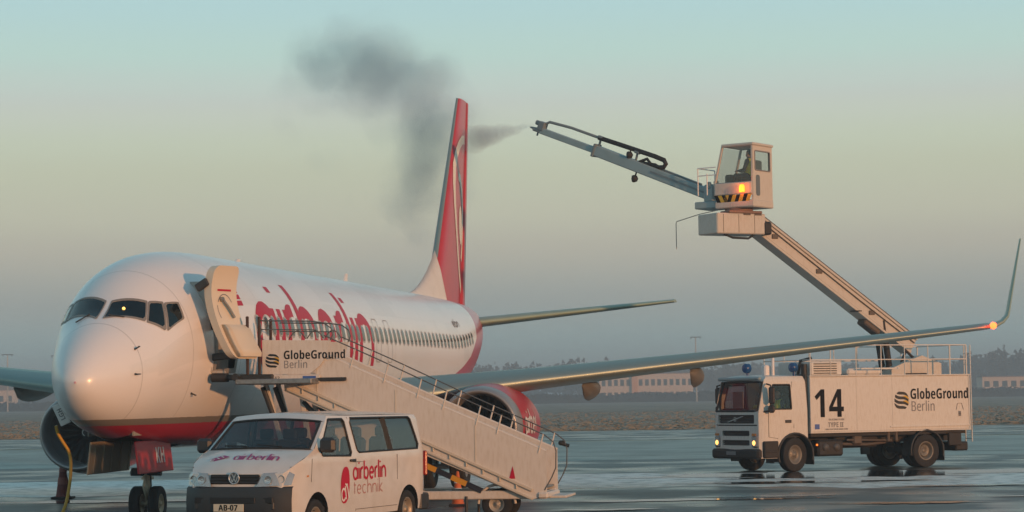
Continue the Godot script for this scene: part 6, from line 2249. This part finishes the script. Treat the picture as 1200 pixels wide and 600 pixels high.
func small_things() -> void:
	cone("red traffic cone, its colour darkened for shade, standing before the far engine", V(-11.15, 0.008, -57.5), 1.0, mat("cone shaded red", 0.13, 0.018, 0.016, 0.7), mat("cone pale", 0.22, 0.07, 0.06, 0.7))  # red darkened in the material to stand for shade
	cone("orange traffic cone with pale bands under the boarding stairs", V(-1.25, 0, -50.5), 0.75, mat("cone orange", 0.55, 0.12, 0.03, 0.6), mat("letter white", 0, 0, 0))
	# ground power cable hanging from the socket and lying over the apron
	var B := Transform3D(Basis(Vector3.UP, -TH), V(NX, 0, -NZ))
	var c := MB.new()
	var pts := []
	for p in [[-1.02, 1.92, 1.75], [-1.0, 1.78, 1.78], [-0.92, 1.62, 1.82], [-0.80, 1.40, 1.85], [-0.76, 1.10, 1.82], [-0.78, 0.70, 1.75], [-0.82, 0.35, 1.6], [-0.92, 0.13, 1.35], [-1.1, 0.05, 1.0], [-1.5, 0.04, 0.3], [-2.2, 0.04, -0.7], [-3.6, 0.04, -1.8], [-6.0, 0.04, -2.6], [-9.0, 0.04, -3.0]]:
		pts.append(B * V(p[0], p[1], -p[2]))
	var cv := Curve3D.new()
	for i in pts.size():
		var d: Vector3 = (pts[mini(i + 1, pts.size() - 1)] - pts[maxi(i - 1, 0)]) * 0.17
		cv.add_point(pts[i], -d, d)
	cv.bake_interval = 0.06
	var ba := []
	for p in cv.get_baked_points(): ba.append(p)
	c.tube(ba, 0.032, 8)
	var o := obj("power_cable", c, mat("cable yellow", 0.50, 0.27, 0.02, 0.5))
	o.set_meta("label", "yellow ground power cable hanging from the airliner's nose to the apron"); o.set_meta("category", "cable")

func mist() -> void:
	var t := Node3D.new()
	t.name = "mist_cloud"
	add_child(t)
	t.set_meta("kind", "stuff"); t.set_meta("label", "grey cloud of spray mist drifting from the airliner's fin"); t.set_meta("category", "mist")
	var m2 := FogMaterial.new()
	m2.density = 0.5; m2.albedo = Color(0.93, 0.95, 1.0)
	var r := RandomNumberGenerator.new()
	r.seed = 9
	# lobes of the plume: x, y, z, radius in metres, weight. Puffs stand side by side in a loose sheet so that the air stays thin
	var lobes := [[-6.31, 15.8, -84.0, 0.8, 9], [-6.81, 14.86, -85.0, 1.31, 20], [-7.75, 14.4, -85.0, 0.94, 10], [-7.91, 14.87, -85.0, 0.56, 4], [-5.17, 15.0, -84.0, 1.23, 18], [-5.53, 13.82, -84.5, 1.49, 20], [-6.98, 13.53, -85.0, 1.12, 12], [-4.06, 14.44, -83.5, 1.29, 18], [-2.97, 13.73, -83.0, 1.1, 18], [-2.82, 12.59, -82.5, 1.15, 22], [-3.0, 11.48, -83.0, 1.16, 24], [-3.32, 10.35, -83.0, 1.16, 24], [-3.7, 9.34, -83.0, 0.98, 18], [-3.35, 8.42, -83.0, 0.79, 10], [-2.34, 12.83, -82.0, 0.96, 14], [-1.73, 12.15, -81.5, 0.78, 12], [-1.91, 10.84, -82.0, 0.84, 12], [-2.25, 9.68, -82.5, 0.79, 10], [-1.8, 9.21, -82.5, 0.61, 5], [-1.12, 12.23, -81.0, 0.54, 6], [-7.16, 11.23, -85.0, 0.56, 3], [-8.15, 12.35, -85.0, 0.62, 3], [-1.12, 11.66, -80.5, 0.71, 5], [-7.91, 14.08, -85.0, 1.12, 9], [-6.09, 16.11, -84.0, 0.68, 6], [-4.41, 13.42, -84.0, 1.23, 10], [-3.99, 13.86, -83.8, 1.54, 22], [-4.57, 14.41, -84.3, 1.24, 10], [-3.29, 12.97, -83.0, 1.4, 16], [-7.43, 15.18, -85.0, 1.06, 8], [-3.05, 12.02, -82.8, 1.34, 12], [-5.51, 15.55, -84.5, 1.06, 8]]
	var m := FogMaterial.new()
	m.density = 0.028; m.albedo = Color(0.80, 0.89, 1.0)
	for l in lobes:
		for k in int(l[4] * (0.9 if l[1] < 12.0 else 0.5) + 1.0):
			var d := Vector3(r.randfn(), r.randfn(), r.randfn()).normalized() * pow(r.randf(), 0.42)
			var f := FogVolume.new()
			f.name = "puff"
			f.shape = RenderingServer.FOG_VOLUME_SHAPE_ELLIPSOID
			var s: float = l[3] * r.randf_range(0.8, 1.75)
			f.size = V(s * r.randf_range(0.9, 1.5), s * r.randf_range(0.6, 1.0), s * r.randf_range(0.8, 1.3))
			f.position = V(l[0], l[1], l[2]) + d * l[3] * V(0.9, 0.8, 0.7)
			f.rotation = V(r.randf() * 3, r.randf() * 3, r.randf() * 3)
			f.material = m
			t.add_child(f, true)
	# jet from the nozzle to the fin
	var tip := V(-1.22, 11.16, -79.00)
	for k in 9:
		var u := k / 8.0
		var f := FogVolume.new()
		f.name = "jet"
		f.shape = RenderingServer.FOG_VOLUME_SHAPE_ELLIPSOID
		var s := lerpf(0.12, 1.0, u)
		f.size = V((tip - nozzle_at).length() / 8.0 * 1.35, s, s)
		f.position = nozzle_at.lerp(tip, u) + V(0, 0.03 * sin(k * 2.1), 0)
		var dir := (tip - nozzle_at).normalized()
		f.basis = Basis(dir, Vector3.UP.cross(dir).normalized() * -1.0, dir.cross(Vector3.UP.cross(dir).normalized() * -1.0)).orthonormalized()
		f.material = m2
		t.add_child(f, true)
